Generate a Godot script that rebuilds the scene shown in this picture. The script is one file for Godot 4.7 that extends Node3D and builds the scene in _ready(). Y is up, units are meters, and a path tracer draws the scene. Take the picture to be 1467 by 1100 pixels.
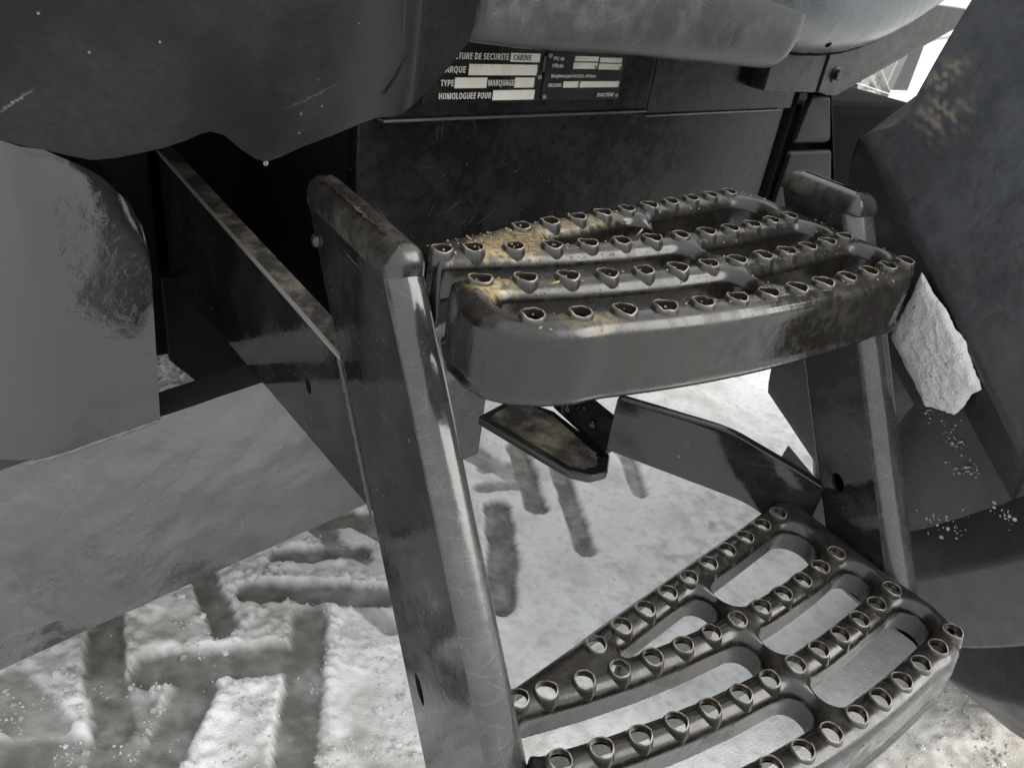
extends Node3D
# Boarding steps on the side of a black tractor, standing on snow with tyre prints.
# Heights in the tables below are measured from a datum 0.87 m above the ground.

const DATUM := 0.87
var rng := RandomNumberGenerator.new()
var M := {}


func V(x: float, y: float, z: float) -> Vector3:
	return Vector3(x, y + DATUM, z)


# ------------------------------------------------------------------ things
func thing(called: String, label: String, category: String, at: Vector3, group := "") -> Node3D:
	var o := Node3D.new()
	o.name = called
	add_child(o, true)
	o.position = at
	tag(o, label, category, group)
	return o


func tag(o: Node3D, label: String, category: String, group := "") -> void:
	o.set_meta("label", label)
	o.set_meta("category", category)
	if group:
		o.set_meta("group", group)


func world_of(n: Node) -> Vector3:
	var p := Vector3.ZERO
	while n != self and n is Node3D:
		p += n.position
		n = n.get_parent()
	return p


func put(called: String, st: SurfaceTool, m: Material, parent: Node = self, normals := true) -> MeshInstance3D:
	if normals:
		st.generate_normals()
	var o := MeshInstance3D.new()
	o.mesh = st.commit()
	o.material_override = m
	o.name = called
	parent.add_child(o, true)
	if parent != self:
		o.position = -world_of(parent)
	return o


func ST() -> SurfaceTool:
	var st := SurfaceTool.new()
	st.begin(Mesh.PRIMITIVE_TRIANGLES)
	return st


# counter-clockwise seen from the front
func tri(st: SurfaceTool, a: Vector3, b: Vector3, c: Vector3, g := -1) -> void:
	st.set_smooth_group(g if g >= 0 else 0xFFFFFFFF)
	st.add_vertex(a)
	st.add_vertex(c)
	st.add_vertex(b)


func quad(st: SurfaceTool, a: Vector3, b: Vector3, c: Vector3, d: Vector3, g := -1) -> void:
	tri(st, a, b, c, g)
	tri(st, a, c, d, g)


# rounds the corners of a counter-clockwise outline; r is one radius or one per corner
func rounded(p: PackedVector2Array, r, n := 5) -> PackedVector2Array:
	var out := PackedVector2Array()
	for i in p.size():
		var a := p[(i + p.size() - 1) % p.size()]
		var b := p[i]
		var c := p[(i + 1) % p.size()]
		var rad: float = r[i] if r is Array else r
		var u := (a - b).normalized()
		var w := (c - b).normalized()
		var half: float = u.angle_to(w) / 2.0
		var t: float = absf(rad / maxf(absf(tan(half)), 1e-4))
		t = minf(t, 0.48 * minf(a.distance_to(b), b.distance_to(c)))
		if t < 1e-5:
			out.append(b)
			continue
		var s := b + u * t
		var e := b + w * t
		if a.distance_to(s) > 0.002:
			out.append(s + u * 0.0006)
		for k in n + 1:
			var f := float(k) / n
			out.append(s.lerp(b, f).lerp(b.lerp(e, f), f))
		if c.distance_to(e) > 0.002:
			out.append(e + w * 0.0006)
	return out


func inset(p: PackedVector2Array, d: float) -> PackedVector2Array:
	var out := PackedVector2Array()
	for i in p.size():
		var a := p[(i + p.size() - 1) % p.size()]
		var b := p[i]
		var c := p[(i + 1) % p.size()]
		var n1 := (b - a).normalized().rotated(PI / 2)
		var n2 := (c - b).normalized().rotated(PI / 2)
		var n := (n1 + n2).normalized()
		out.append(b + n * d / maxf(n.dot(n1), 0.5))
	return out


# an extruded outline with bevelled front and back edges; front face at O, looking along U x W
func slab(st: SurfaceTool, p: PackedVector2Array, O: Vector3, U: Vector3, W: Vector3, depth: float, bevel: float, segs := 3, smooth := true, back_bevel := -1.0) -> void:
	var N := U.cross(W).normalized()
	var rings := []
	for side in 2:
		for j in segs + 1:
			var k: int = j if side == 0 else segs - j
			var a := PI / 2 * k / segs
			var bv := bevel if side == 0 or back_bevel < 0.0 else back_bevel
			var q := inset(p, bv * (1.0 - sin(a)))
			var dep := bv * (1.0 - cos(a))
			if side == 1:
				dep = depth - dep
			var ring := PackedVector3Array()
			for v in q:
				ring.append(O + U * v.x + W * v.y - N * dep)
			rings.append(ring)
	for r in rings.size() - 1:
		var A: PackedVector3Array = rings[r]
		var B: PackedVector3Array = rings[r + 1]
		for i in p.size():
			var j := (i + 1) % p.size()
			quad(st, A[i], B[i], B[j], A[j], 1 if smooth else -1)
	var flat := inset(p, bevel)
	var idx := Geometry2D.triangulate_polygon(flat)
	var F: PackedVector3Array = rings[0]
	var K: PackedVector3Array = rings[rings.size() - 1]
	for i in range(0, idx.size(), 3):
		var a := idx[i]
		var b := idx[i + 1]
		var c := idx[i + 2]
		if (flat[b] - flat[a]).cross(flat[c] - flat[a]) < 0:
			var t := b
			b = c
			c = t
		tri(st, F[a], F[b], F[c], 2)
		tri(st, K[a], K[c], K[b], 3)


func rect(w0: float, h0: float, w1: float, h1: float) -> PackedVector2Array:
	return PackedVector2Array([Vector2(w0, h0), Vector2(w1, h0), Vector2(w1, h1), Vector2(w0, h1)])


func box(st: SurfaceTool, a: Vector3, b: Vector3, bevel := 0.002) -> void:
	var lo := a.min(b)
	var hi := a.max(b)
	slab(st, rect(lo.x, lo.y, hi.x, hi.y), Vector3(0, 0, hi.z), Vector3.RIGHT, Vector3.UP, hi.z - lo.z, bevel, 2, false)


# a flat face A B C D (counter-clockwise from its front) pierced by holes {c, e1, e2}: centre and two half axes; each hole has a rim of the given depth
func pierced(st: SurfaceTool, A: Vector3, B: Vector3, C: Vector3, D: Vector3, holes: Array, deep: float) -> void:
	var N := (B - A).cross(D - A).normalized()
	var at := 0.0
	var along := (D - A)
	for h in holes:
		# the row of the face that runs through the hole's centre
		var mid0 := (A + B) / 2
		var mid1 := (C + D) / 2
		var lo := 0.0
		var hi := 1.0
		for step in 24:
			var t := (lo + hi) / 2
			var a := A.lerp(D, t)
			if (B.lerp(C, t) - a).cross(h.c - a).dot(N) > 0:
				lo = t
			else:
				hi = t
		var f := (lo + hi) / 2
		var df: float = (h.e2.length() * 1.6 + h.e1.length() * 0.6) / (mid1 - mid0).length()
		var f0 := maxf(f - df, at)
		var f1 := minf(f + df, 1.0)
		quad(st, A.lerp(D, at), B.lerp(C, at), B.lerp(C, f0), A.lerp(D, f0), 4)
		var q := [A.lerp(D, f0), B.lerp(C, f0), B.lerp(C, f1), A.lerp(D, f1)]
		var outer := []
		var inner := []
		for side in 4:
			for k in 6:
				outer.append(q[side].lerp(q[(side + 1) % 4], k / 6.0))
		var e1: Vector3 = h.e1
		var e2: Vector3 = h.e2
		for k in 24:
			# start at the direction of the first corner
			var d: Vector3 = outer[k] - h.c
			var an := atan2(d.dot(e2.normalized()), d.dot(e1.normalized()))
			inner.append(h.c + e1 * cos(an) + e2 * sin(an))
		for k in 24:
			var n := (k + 1) % 24
			quad(st, outer[k], outer[n], inner[n], inner[k], 4)
			var b0: Vector3 = inner[k] + (inner[k] - h.c) * 0.0 - N * deep
			var b1: Vector3 = inner[n] - N * deep
			quad(st, inner[k], inner[n], b1, b0, 5)
		at = f1
	quad(st, A.lerp(D, at), B.lerp(C, at), C, D, 4)


func lathe(st: SurfaceTool, prof: PackedVector2Array, O: Vector3, axis: Vector3, n := 16, g := 1, wob := 0.0) -> void:
	var U := axis.cross(Vector3(0.31, 0.53, 0.79)).normalized()
	var W := axis.cross(U).normalized()
	for i in n:
		for k in prof.size() - 1:
			var q := []
			for c in [[i, k], [i + 1, k], [i + 1, k + 1], [i, k + 1]]:
				var a: float = TAU * (c[0] % n) / n
				var pr: Vector2 = prof[c[1]]
				var rr: float = pr.x * (1.0 + wob * sin(a * 3.0 + 1.0))
				q.append(O + (U * cos(a) + W * sin(a)) * rr + axis * pr.y)
			quad(st, q[0], q[1], q[2], q[3], g)


func bolt(called: String, parent: Node, at: Vector3, axis: Vector3, r: float, m: Material, hexed := true) -> void:
	var st := ST()
	if hexed:
		lathe(st, PackedVector2Array([Vector2(r * 1.5, 0), Vector2(r * 1.5, r * 0.16), Vector2(r * 1.3, r * 0.24), Vector2(0.0001, r * 0.24)]), at, axis, 18, -1)
		lathe(st, PackedVector2Array([Vector2(r, r * 0.2), Vector2(r, r * 0.75), Vector2(r * 0.84, r * 0.92), Vector2(0.0001, r * 0.96)]), at, axis, 6, -1)
	else:
		lathe(st, PackedVector2Array([Vector2(r, 0), Vector2(r * 0.98, r * 0.25), Vector2(r * 0.75, r * 0.55), Vector2(r * 0.3, r * 0.7), Vector2(0.0001, r * 0.72)]), at, axis, 16, 1)
	put(called, st, m, parent)


# ------------------------------------------------------------------ materials
func noise_bytes(size: int, freq: float, sd: int, octaves := 4) -> PackedByteArray:
	var n := FastNoiseLite.new()
	n.seed = sd
	n.frequency = freq
	n.fractal_octaves = octaves
	n.noise_type = FastNoiseLite.TYPE_SIMPLEX_SMOOTH
	return n.get_seamless_image(size, size).get_data()


func sm(a: float, b: float, x: float) -> float:
	var t := clampf((x - a) / (b - a), 0.0, 1.0)
	return t * t * (3.0 - 2.0 * t)


# base coat with a film of dust in patches, specks and fine scratches; returns [colour, roughness]
func coat(sd: int, base: Color, dust: Color, film: float, specks: int, scratches: int, r0: float, r1: float, size := 512) -> Array:
	var r := RandomNumberGenerator.new()
	r.seed = sd
	var a := noise_bytes(size, 0.006, sd)
	var b := noise_bytes(size, 0.03, sd + 1)
	var c := noise_bytes(size, 0.16, sd + 2, 3)
	var im := Image.create(size, size, false, Image.FORMAT_RGB8)
	var ro := Image.create(size, size, false, Image.FORMAT_L8)
	for y in size:
		for x in size:
			var i := y * size + x
			var big := a[i] / 255.0
			var mid := b[i] / 255.0
			var fine := c[i] / 255.0
			var f := film * sm(0.35, 0.8, big * 0.65 + mid * 0.35) * (0.55 + 0.9 * fine)
			f += film * 0.25 * fine
			im.set_pixel(x, y, base.lerp(dust, clampf(f, 0, 1)).linear_to_srgb())
			var q := lerpf(r0, r1, sm(0.3, 0.75, mid * 0.6 + big * 0.4)) + f * 0.35 + (fine - 0.5) * 0.08
			ro.set_pixel(x, y, Color(q, q, q))
	for k in scratches:
		var p := Vector2(r.randf(), r.randf()) * size
		var d := Vector2.from_angle(r.randf() * TAU)
		var n := r.randi_range(8, 60)
		var s := r.randf_range(0.05, 0.35)
		for j in n:
			var x := posmod(int(p.x), size)
			var y := posmod(int(p.y), size)
			var old := im.get_pixel(x, y).srgb_to_linear()
			im.set_pixel(x, y, old.lerp(dust, s * sin(PI * (j + 0.5) / n)).linear_to_srgb())
			p += d
			d = d.rotated(r.randf_range(-0.03, 0.03))
	for k in specks:
		var p := Vector2(r.randf(), r.randf()) * size
		var rad := r.randf_range(0.15, 0.6) if r.randf() < 0.95 else r.randf_range(0.7, 1.2)
		var s := r.randf_range(0.2, 0.95)
		for dy in range(-3, 4):
			for dx in range(-3, 4):
				var w := clampf(rad + 0.5 - Vector2(dx, dy * r.randf_range(0.7, 1.3)).length(), 0, 1) * s
				if w > 0:
					var x := posmod(int(p.x) + dx, size)
					var y := posmod(int(p.y) + dy, size)
					var old := im.get_pixel(x, y).srgb_to_linear()
					im.set_pixel(x, y, old.lerp(dust * 1.15, w).linear_to_srgb())
					ro.set_pixel(x, y, Color(0.8, 0.8, 0.8))
	return [ImageTexture.create_from_image(im), ImageTexture.create_from_image(ro)]


func bumps(freq: float, sd: int, strength: float, stretch := 1.0, octaves := 3) -> NoiseTexture2D:
	var n := FastNoiseLite.new()
	n.seed = sd
	n.frequency = freq
	n.fractal_octaves = octaves
	n.noise_type = FastNoiseLite.TYPE_SIMPLEX_SMOOTH
	if stretch != 1.0:
		n.domain_warp_enabled = true
		n.domain_warp_amplitude = 40.0
		n.domain_warp_frequency = 0.01
	var t := NoiseTexture2D.new()
	t.width = 512
	t.height = 512
	t.seamless = true
	t.as_normal_map = true
	t.bump_strength = strength
	t.noise = n
	return t


func mat(tex: Array, scale: float, normal: Texture2D, nscale: float, spec := 0.5, tint := Color.WHITE) -> StandardMaterial3D:
	var m := StandardMaterial3D.new()
	m.albedo_color = tint
	m.albedo_texture = tex[0]
	m.roughness = 1.0
	m.roughness_texture = tex[1]
	m.uv1_triplanar = true
	m.uv1_world_triplanar = true
	m.uv1_scale = Vector3.ONE * scale
	m.metallic_specular = spec
	if normal:
		m.normal_enabled = true
		m.normal_texture = normal
		m.normal_scale = nscale
	return m


func plain(c: Color, rough: float, spec := 0.5) -> StandardMaterial3D:
	var m := StandardMaterial3D.new()
	m.albedo_color = c.linear_to_srgb()
	m.roughness = rough
	m.metallic_specular = spec
	return m


func g(v: float) -> Color:
	return Color(v, v, v)


func materials() -> void:
	var fine := bumps(0.05, 11, 3.0)
	var drips := bumps(0.012, 12, 10.0, 2.0, 4)
	var grain := bumps(0.2, 13, 6.0)
	var tan_dust := Color(0.30, 0.26, 0.20)
	var pale := Color(0.42, 0.41, 0.38)
	var t_paint := coat(1, g(0.010), pale, 0.03, 150, 26, 0.06, 0.17)
	var t_film := coat(2, g(0.046), Color(0.20, 0.195, 0.19), 0.055, 120, 40, 0.05, 0.14)
	var t_plastic := coat(3, g(0.008), pale, 0.018, 60, 30, 0.36, 0.46)
	var t_dusty := coat(4, g(0.018), tan_dust, 0.17, 400, 30, 0.28, 0.5)
	var t_rubber := coat(5, g(0.72), Color(1, 1, 1), 0.5, 0, 50, 0.30, 0.46)
	var t_wear := coat(6, g(0.8), Color(1, 0.95, 0.85), 0.4, 0, 60, 0.13, 0.30)
	M.paint = mat(t_paint, 3.0, fine, 0.03, 0.47)
	M.film = mat(t_film, 2.2, drips, 0.16, 0.72)
	M.plastic = mat(t_plastic, 2.0, fine, 0.02, 0.24)
	M.shade = mat(coat(19, g(0.006), pale, 0.022, 120, 30, 0.24, 0.36), 3.0, fine, 0.02, 0.30)
	M.film_dust = mat(coat(20, g(0.03), tan_dust, 0.36, 300, 40, 0.3, 0.5), 4.0, fine, 0.05)
	M.dusty = mat(t_dusty, 3.5, fine, 0.08)
	M.rubber = mat(t_rubber, 2.4, drips, 0.2)
	M.rubber.vertex_color_use_as_albedo = true
	M.enamel = mat(t_film, 2.2, drips, 0.10, 0.5, Color(0.5, 0.5, 0.5))
	M.worn = mat(coat(17, g(0.026), Color(0.36, 0.345, 0.32), 0.11, 60, 420, 0.12, 0.26), 4.0, fine, 0.06, 0.55)
	M.muddy = mat(coat(16, g(0.014), Color(0.24, 0.195, 0.13), 0.62, 100, 0, 0.35, 0.6, 256), 5.0, fine, 0.1)
	M.wear = mat(t_wear, 5.0, fine, 0.06, 0.46)
	M.wear.vertex_color_use_as_albedo = true
	for m in [M.enamel, M.film]:
		m.clearcoat_enabled = true
		m.clearcoat = 0.7
		m.clearcoat_roughness = 0.08
	for m in [M.paint, M.wear]:
		m.clearcoat_enabled = true
		m.clearcoat = 0.15
		m.clearcoat_roughness = 0.10
	M.rust = mat(coat(7, Color(0.09, 0.045, 0.025), Color(0.2, 0.12, 0.07), 0.5, 100, 0, 0.6, 0.8, 256), 8.0, grain, 0.5)
	var scuff := coat(8, Color(0.035, 0.045, 0.052), Color(0.36, 0.42, 0.46), 0.22, 60, 160, 0.22, 0.34)
	M.blue = mat(scuff, 2.6, fine, 0.04, 0.6)
	M.grey_plastic = mat(coat(9, g(0.040), pale, 0.14, 140, 140, 0.34, 0.44), 2.4, fine, 0.02)
	M.print_white = mat(coat(10, Color(0.8, 0.77, 0.68), Color(0.55, 0.50, 0.40), 0.35, 60, 20, 0.4, 0.6, 256), 9.0, null, 0.0)
	M.letter = plain(Color(0.6, 0.58, 0.51), 0.5)
	M.ink = plain(g(0.06), 0.5)
	M.void = plain(g(0.010), 0.85, 0.12)
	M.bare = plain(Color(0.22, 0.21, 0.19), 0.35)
	M.dull = plain(g(0.007), 0.5, 0.26)
	M.brown = mat(coat(21, Color(0.016, 0.0135, 0.011), tan_dust, 0.08, 160, 20, 0.35, 0.5, 256), 4.0, fine, 0.05, 0.4)
	M.cap = mat(coat(22, g(0.012), tan_dust, 0.13, 420, 50, 0.20, 0.38), 5.0, fine, 0.06, 0.55)
	M.red = mat(coat(18, Color(0.030, 0.007, 0.009), Color(0.07, 0.06, 0.05), 0.6, 120, 30, 0.3, 0.5, 256), 6.0, null, 0.0)
	M.steel = plain(g(0.16), 0.38)
	M.steel.metallic = 0.6
	M.straw = plain(Color(0.42, 0.32, 0.13), 0.8)
	M.grit = plain(Color(0.26, 0.21, 0.15), 0.9)
	M.grit.vertex_color_use_as_albedo = false
	M.far_white = mat(coat(14, Color(0.5, 0.5, 0.48), Color(0.28, 0.27, 0.25), 0.3, 50, 40, 0.5, 0.7, 256), 1.0, null, 0.0)
	M.snow = StandardMaterial3D.new()
	M.snow.vertex_color_use_as_albedo = true
	M.snow.roughness = 0.75
	M.snow.uv1_triplanar = true
	M.snow.uv1_world_triplanar = true
	M.snow.uv1_scale = Vector3.ONE * 3.0
	M.snow.normal_enabled = true
	M.snow.normal_texture = grain
	M.snow.normal_scale = 0.25
	M.snow.albedo_texture = coat(15, g(0.94), g(0.66), 0.35, 500, 0, 0.5, 0.7)[0]
	M.water = StandardMaterial3D.new()
	M.water.albedo_color = Color(1, 1, 1, 0.05)
	M.water.roughness = 0.02
	M.water.refraction_enabled = true
	M.water.refraction_scale = 0.033


# ------------------------------------------------------------------ perforated step
const CREST := [0.0, -0.2665, -0.2350, -0.1838, -0.1332]


func bar_z(i: int, x: float, back: float) -> float:
	match i:
		1:
			return -0.2645 - back - (0.192 - back * 2.5) * (x - 0.305)
		2:
			return -0.2348 - (x - 0.398) ** 2 / (2 * 0.85)
		3:
			return -0.1838 - (x - 0.405) ** 2 / (2 * 0.88)
	return -0.1332 - (x - 0.405) ** 2 / (2 * (0.85 if x < 0.405 else 1.1))


func bar_holes(back: float) -> Array:
	var out := []
	for k in 10:
		out.append([1, 0.305 + 0.0284 * k])
	out.append([2, 0.2285])
	for k in 12:
		out.append([2, 0.2495 + 0.0290 * k])
	for k in 13:
		out.append([3, 0.2287 + 0.0291 * k])
	for k in 13:
		out.append([4, 0.2335 + 0.0293 * k])
	var res := []
	for h in out:
		res.append([Vector2(h[1], bar_z(h[0], h[1], back)), h[0]])
	return res


func seg_dist(p: Vector2, a: Vector2, b: Vector2) -> Vector2:
	var ab := b - a
	var t := clampf((p - a).dot(ab) / ab.length_squared(), 0, 1)
	return Vector2(p.distance_to(a + ab * t), t)


class Plate:
	var outer: PackedVector2Array
	var slots := []  # [a, b, ra, rb]
	var holes := []
	const ROUND := 0.0125

	func edge(p: Vector2) -> float:
		var best := 1e9
		var inside := false
		var n := outer.size()
		var j := n - 1
		for i in n:
			var a := outer[i]
			var b := outer[j]
			if (a.y > p.y) != (b.y > p.y) and p.x < (b.x - a.x) * (p.y - a.y) / (b.y - a.y) + a.x:
				inside = not inside
			var ab := b - a
			var t := clampf((p - a).dot(ab) / ab.length_squared(), 0, 1)
			best = minf(best, p.distance_squared_to(a + ab * t))
			j = i
		var d := sqrt(best)
		if not inside:
			return -d
		for s in slots:
			var ab2: Vector2 = s[1] - s[0]
			var t2 := clampf((p - s[0]).dot(ab2) / ab2.length_squared(), 0, 1)
			d = minf(d, p.distance_to(s[0] + ab2 * t2) - lerpf(s[2], s[3], t2))
		return d

	func height(d: float) -> float:
		var t := clampf((ROUND - d) / ROUND, 0.0, 0.995)
		return -ROUND * 0.92 * (1.0 - sqrt(1.0 - t * t))


func plate_shape(back: float) -> Plate:
	var P := Plate.new()
	var o := PackedVector2Array([Vector2(0.221, -0.262 - back * 0.6), Vector2(0.221, -0.225), Vector2(0.213, -0.205), Vector2(0.206, -0.185), Vector2(0.206, -0.165), Vector2(0.211, -0.150), Vector2(0.221, -0.140), Vector2(0.236, -0.1335), Vector2(0.255, -0.129)])
	for k in range(0, 32):
		var x := 0.275 + k * 0.0086
		o.append(Vector2(x, bar_z(4, x, 0) + 0.0145))
	o.append_array(PackedVector2Array([Vector2(0.560, -0.1275), Vector2(0.578, -0.133), Vector2(0.592, -0.143), Vector2(0.601, -0.157), Vector2(0.604, -0.172), Vector2(0.603, -0.190), Vector2(0.600, -0.215), Vector2(0.600, -0.318), Vector2(0.592, -0.329 - back * 0.5), Vector2(0.578, -0.333 - back * 0.5)]))
	for k in 8:
		var x2 := 0.556 - k * 0.034
		o.append(Vector2(x2, bar_z(1, x2, back) - 0.0145))
	o.append(Vector2(0.297, -0.2765 - back))
	P.outer = o
	for gap in 3:
		var spans: Array = [[[0.326, 0.412], [0.450, 0.550]], [[0.228, 0.408], [0.447, 0.562]], [[0.241, 0.407], [0.447, 0.568]]][gap]
		for s in spans:
			var n := 4
			for k in n:
				var x0: float = lerpf(s[0], s[1], float(k) / n)
				var x1: float = lerpf(s[0], s[1], float(k + 1) / n)
				var pts := []
				for x in [x0, x1]:
					var za := bar_z(gap + 1, x, back)
					var zb := bar_z(gap + 2, x, back)
					pts.append(Vector2(x, (za + zb) / 2))
					pts.append(clampf((zb - za) / 2 - 0.0117, 0.0025, 0.022))
				P.slots.append([pts[0], pts[2], pts[1], pts[3]])
	P.holes = bar_holes(back)
	return P


var dirt := FastNoiseLite.new()


func tread_tint(p: Vector3, d: float, local: Vector2, upper: bool) -> Color:
	var n := dirt.get_noise_3d(p.x * 60, p.y * 60, p.z * 60) * 0.5 + 0.5
	var n2 := dirt.get_noise_3d(p.x * 260, p.y * 260, p.z * 260 + 9.0) * 0.5 + 0.5
	var c := Color(0.020, 0.019, 0.018)
	var film := sm(0.38, 0.8, n * 0.6 + n2 * 0.4) * (0.30 if upper else 0.22)
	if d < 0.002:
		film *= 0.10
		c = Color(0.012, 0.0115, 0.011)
	c = c.lerp(Color(0.12, 0.10, 0.075), film * 0.8)
	if upper:
		var mud := 0.0
		for m in [[0.272, -0.243, 0.030, 0.9], [0.300, -0.258, 0.028, 0.75], [0.330, -0.262, 0.03, 0.6], [0.234, -0.195, 0.020, 1.0], [0.247, -0.176, 0.016, 0.7], [0.37, -0.27, 0.05, 0.4], [0.27, -0.15, 0.03, 0.35]]:
			mud = maxf(mud, m[3] * (1.0 - sm(m[2] * 0.35, m[2], local.distance_to(Vector2(m[0], m[1])))))
		mud *= sm(0.30, 0.62, n2 * 0.75 + n * 0.25)
		if d > 0.002:
			c = c.lerp(Color(0.33, 0.245, 0.11), clampf(mud * 1.2, 0, 0.95))
	return c


func make_tread(parent: Node, at: Vector3, back: float, upper: bool) -> Node3D:
	var P := plate_shape(back)
	var x0 := 0.203
	var z0 := -0.352
	var cell := 0.0017
	var nx := int((0.607 - x0) / cell) + 1
	var nz := int((-0.115 - z0) / cell) + 1
	var D := PackedFloat32Array()
	var F := PackedFloat32Array()
	D.resize(nx * nz)
	F.resize(nx * nz)
	for k in nz:
		for i in nx:
			var d := P.edge(Vector2(x0 + i * cell, z0 + k * cell))
			D[k * nx + i] = d
			F[k * nx + i] = d
	for h in P.holes:
		var c: Vector2 = h[0]
		var i0 := int((c.x - x0) / cell)
		var k0 := int((c.y - z0) / cell)
		for k in range(maxi(0, k0 - 7), mini(nz, k0 + 8)):
			for i in range(maxi(0, i0 - 7), mini(nx, i0 + 8)):
				var q := Vector2(x0 + i * cell, z0 + k * cell)
				F[k * nx + i] = minf(F[k * nx + i], q.distance_to(c) - 0.0082)
	# direction away from the nearest edge, from the distance field itself
	var G := PackedVector2Array()
	G.resize(nx * nz)
	for k in nz:
		for i in nx:
			var a := D[k * nx + mini(i + 3, nx - 1)] - D[k * nx + maxi(i - 3, 0)]
			var b := D[mini(k + 3, nz - 1) * nx + i] - D[maxi(k - 3, 0) * nx + i]
			G[k * nx + i] = Vector2(a, b).normalized()
	var st := ST()
	var point := func(p: Vector2, d: float) -> Vector3:
		return Vector3(p.x, P.height(d), p.y)
	var emit := func(a: Array, n: Vector3) -> void:
		st.set_normal(n)
		st.set_color(tread_tint(a[0] + at, a[1], Vector2(a[0].x, a[0].z), upper))
		st.add_vertex(a[0] + at)
	var up := func(a: Array) -> Vector3:
		var t: float = clampf((P.ROUND - a[1]) / P.ROUND, 0.0, 0.995)
		var s: float = 0.92 * t / sqrt(1.0 - t * t)
		return Vector3(-s * a[3].x, 1.0, -s * a[3].y).normalized()
	for k in nz - 1:
		for i in nx - 1:
			var ids := [k * nx + i, k * nx + i + 1, (k + 1) * nx + i + 1, (k + 1) * nx + i]
			var cnt := 0
			for id in ids:
				if F[id] > 0:
					cnt += 1
			if cnt == 0:
				continue
			var poly := []
			var cut := []
			for e in 4:
				var ia: int = ids[e]
				var ib: int = ids[(e + 1) % 4]
				var pa := Vector2(x0 + (ia % nx) * cell, z0 + (ia / nx) * cell)
				var pb := Vector2(x0 + (ib % nx) * cell, z0 + (ib / nx) * cell)
				if F[ia] > 0:
					poly.append([point.call(pa, D[ia]), D[ia], false, G[ia]])
				if (F[ia] > 0) != (F[ib] > 0):
					# always cut from the lower corner, so that neighbours share exactly the same point
					if ia > ib:
						var swap := ia
						ia = ib
						ib = swap
						pa = Vector2(x0 + (ia % nx) * cell, z0 + (ia / nx) * cell)
						pb = Vector2(x0 + (ib % nx) * cell, z0 + (ib / nx) * cell)
					var t := clampf(F[ia] / (F[ia] - F[ib]), 0.14, 0.86)
					var dd := lerpf(D[ia], D[ib], t)
					if dd < 0.003:
						dd = 0.0
					var v: Array = [point.call(pa.lerp(pb, t), dd), dd, true, G[ia].lerp(G[ib], t).normalized()]
					poly.append(v)
			# x right, z down the rows: this order is clockwise from above = Godot's front
			for j in range(1, poly.size() - 1):
				emit.call(poly[0], up.call(poly[0]))
				emit.call(poly[j], up.call(poly[j]))
				emit.call(poly[j + 1], up.call(poly[j + 1]))
			if cnt == 4:
				continue
			# walls where the sheet was cut: consecutive cut points
			for j in poly.size():
				var A: Array = poly[j]
				var B: Array = poly[(j + 1) % poly.size()]
				if not (A[2] and B[2]):
					continue
				var pa2: Vector3 = A[0]
				var pb2: Vector3 = B[0]
				var run := pb2 - pa2
				if Vector2(run.x, run.z).length() < 1e-6:
					continue
				var mid := Vector2((pa2.x + pb2.x) / 2, (pa2.z + pb2.z) / 2)
				var in_hole: bool = A[1] > 0.003 or B[1] > 0.003
				var is_outer := not in_hole and P.outer.size() > 0 and outer_near(P, mid) < 0.0025
				var steps := [Vector2(0, 0), Vector2(-0.004, 0)]
				if is_outer:
					steps = [Vector2(0, 0), Vector2(-0.004, 0.0006), Vector2(-0.020, 0.0010), Vector2(-0.031, 0.0008), Vector2(-0.0345, 0.0012), Vector2(-0.0360, 0.0030), Vector2(-0.0378, 0.0032), Vector2(-0.0378, -0.002)]
					if mid.y < -0.25 and mid.x > 0.24:
						steps = [Vector2(0, 0), Vector2(-0.006, 0.0004), Vector2(-0.018, 0.0004)]
				elif not in_hole:
					steps = [Vector2(0, 0), Vector2(-0.007, -0.0004), Vector2(-0.019, -0.0004)]
				var outv := Vector3(-run.z, 0, run.x).normalized()
				var na := outv
				var nb := outv
				if not in_hole:
					na = Vector3(-A[3].x, 0, -A[3].y)
					nb = Vector3(-B[3].x, 0, -B[3].y)
				# slope of the wall's profile at each of its steps
				var tilt := []
				for s in steps.size():
					var p0: Vector2 = steps[maxi(s - 1, 0)]
					var p1: Vector2 = steps[mini(s + 1, steps.size() - 1)]
					tilt.append(Vector2(p0.x - p1.x, p1.y - p0.y).normalized())
				for s in steps.size() - 1:
					var a0: Vector3 = pa2 + Vector3(0, steps[s].x, 0) + na * steps[s].y
					var b0: Vector3 = pb2 + Vector3(0, steps[s].x, 0) + nb * steps[s].y
					var a1: Vector3 = pa2 + Vector3(0, steps[s + 1].x, 0) + na * steps[s + 1].y
					var b1: Vector3 = pb2 + Vector3(0, steps[s + 1].x, 0) + nb * steps[s + 1].y
					var n0a: Vector3 = (na * tilt[s].x + Vector3.UP * tilt[s].y).normalized()
					var n0b: Vector3 = (nb * tilt[s].x + Vector3.UP * tilt[s].y).normalized()
					var n1a: Vector3 = (na * tilt[s + 1].x + Vector3.UP * tilt[s + 1].y).normalized()
					var n1b: Vector3 = (nb * tilt[s + 1].x + Vector3.UP * tilt[s + 1].y).normalized()
					for w in [[a0, n0a], [a1, n1a], [b1, n1b], [a0, n0a], [b1, n1b], [b0, n0b]]:
						emit.call([w[0], 0.0], w[1])
	var o := MeshInstance3D.new()
	o.mesh = st.commit()
	o.material_override = M.wear
	o.name = "tread"
	parent.add_child(o, true)
	o.position = -world_of(parent)
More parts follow.
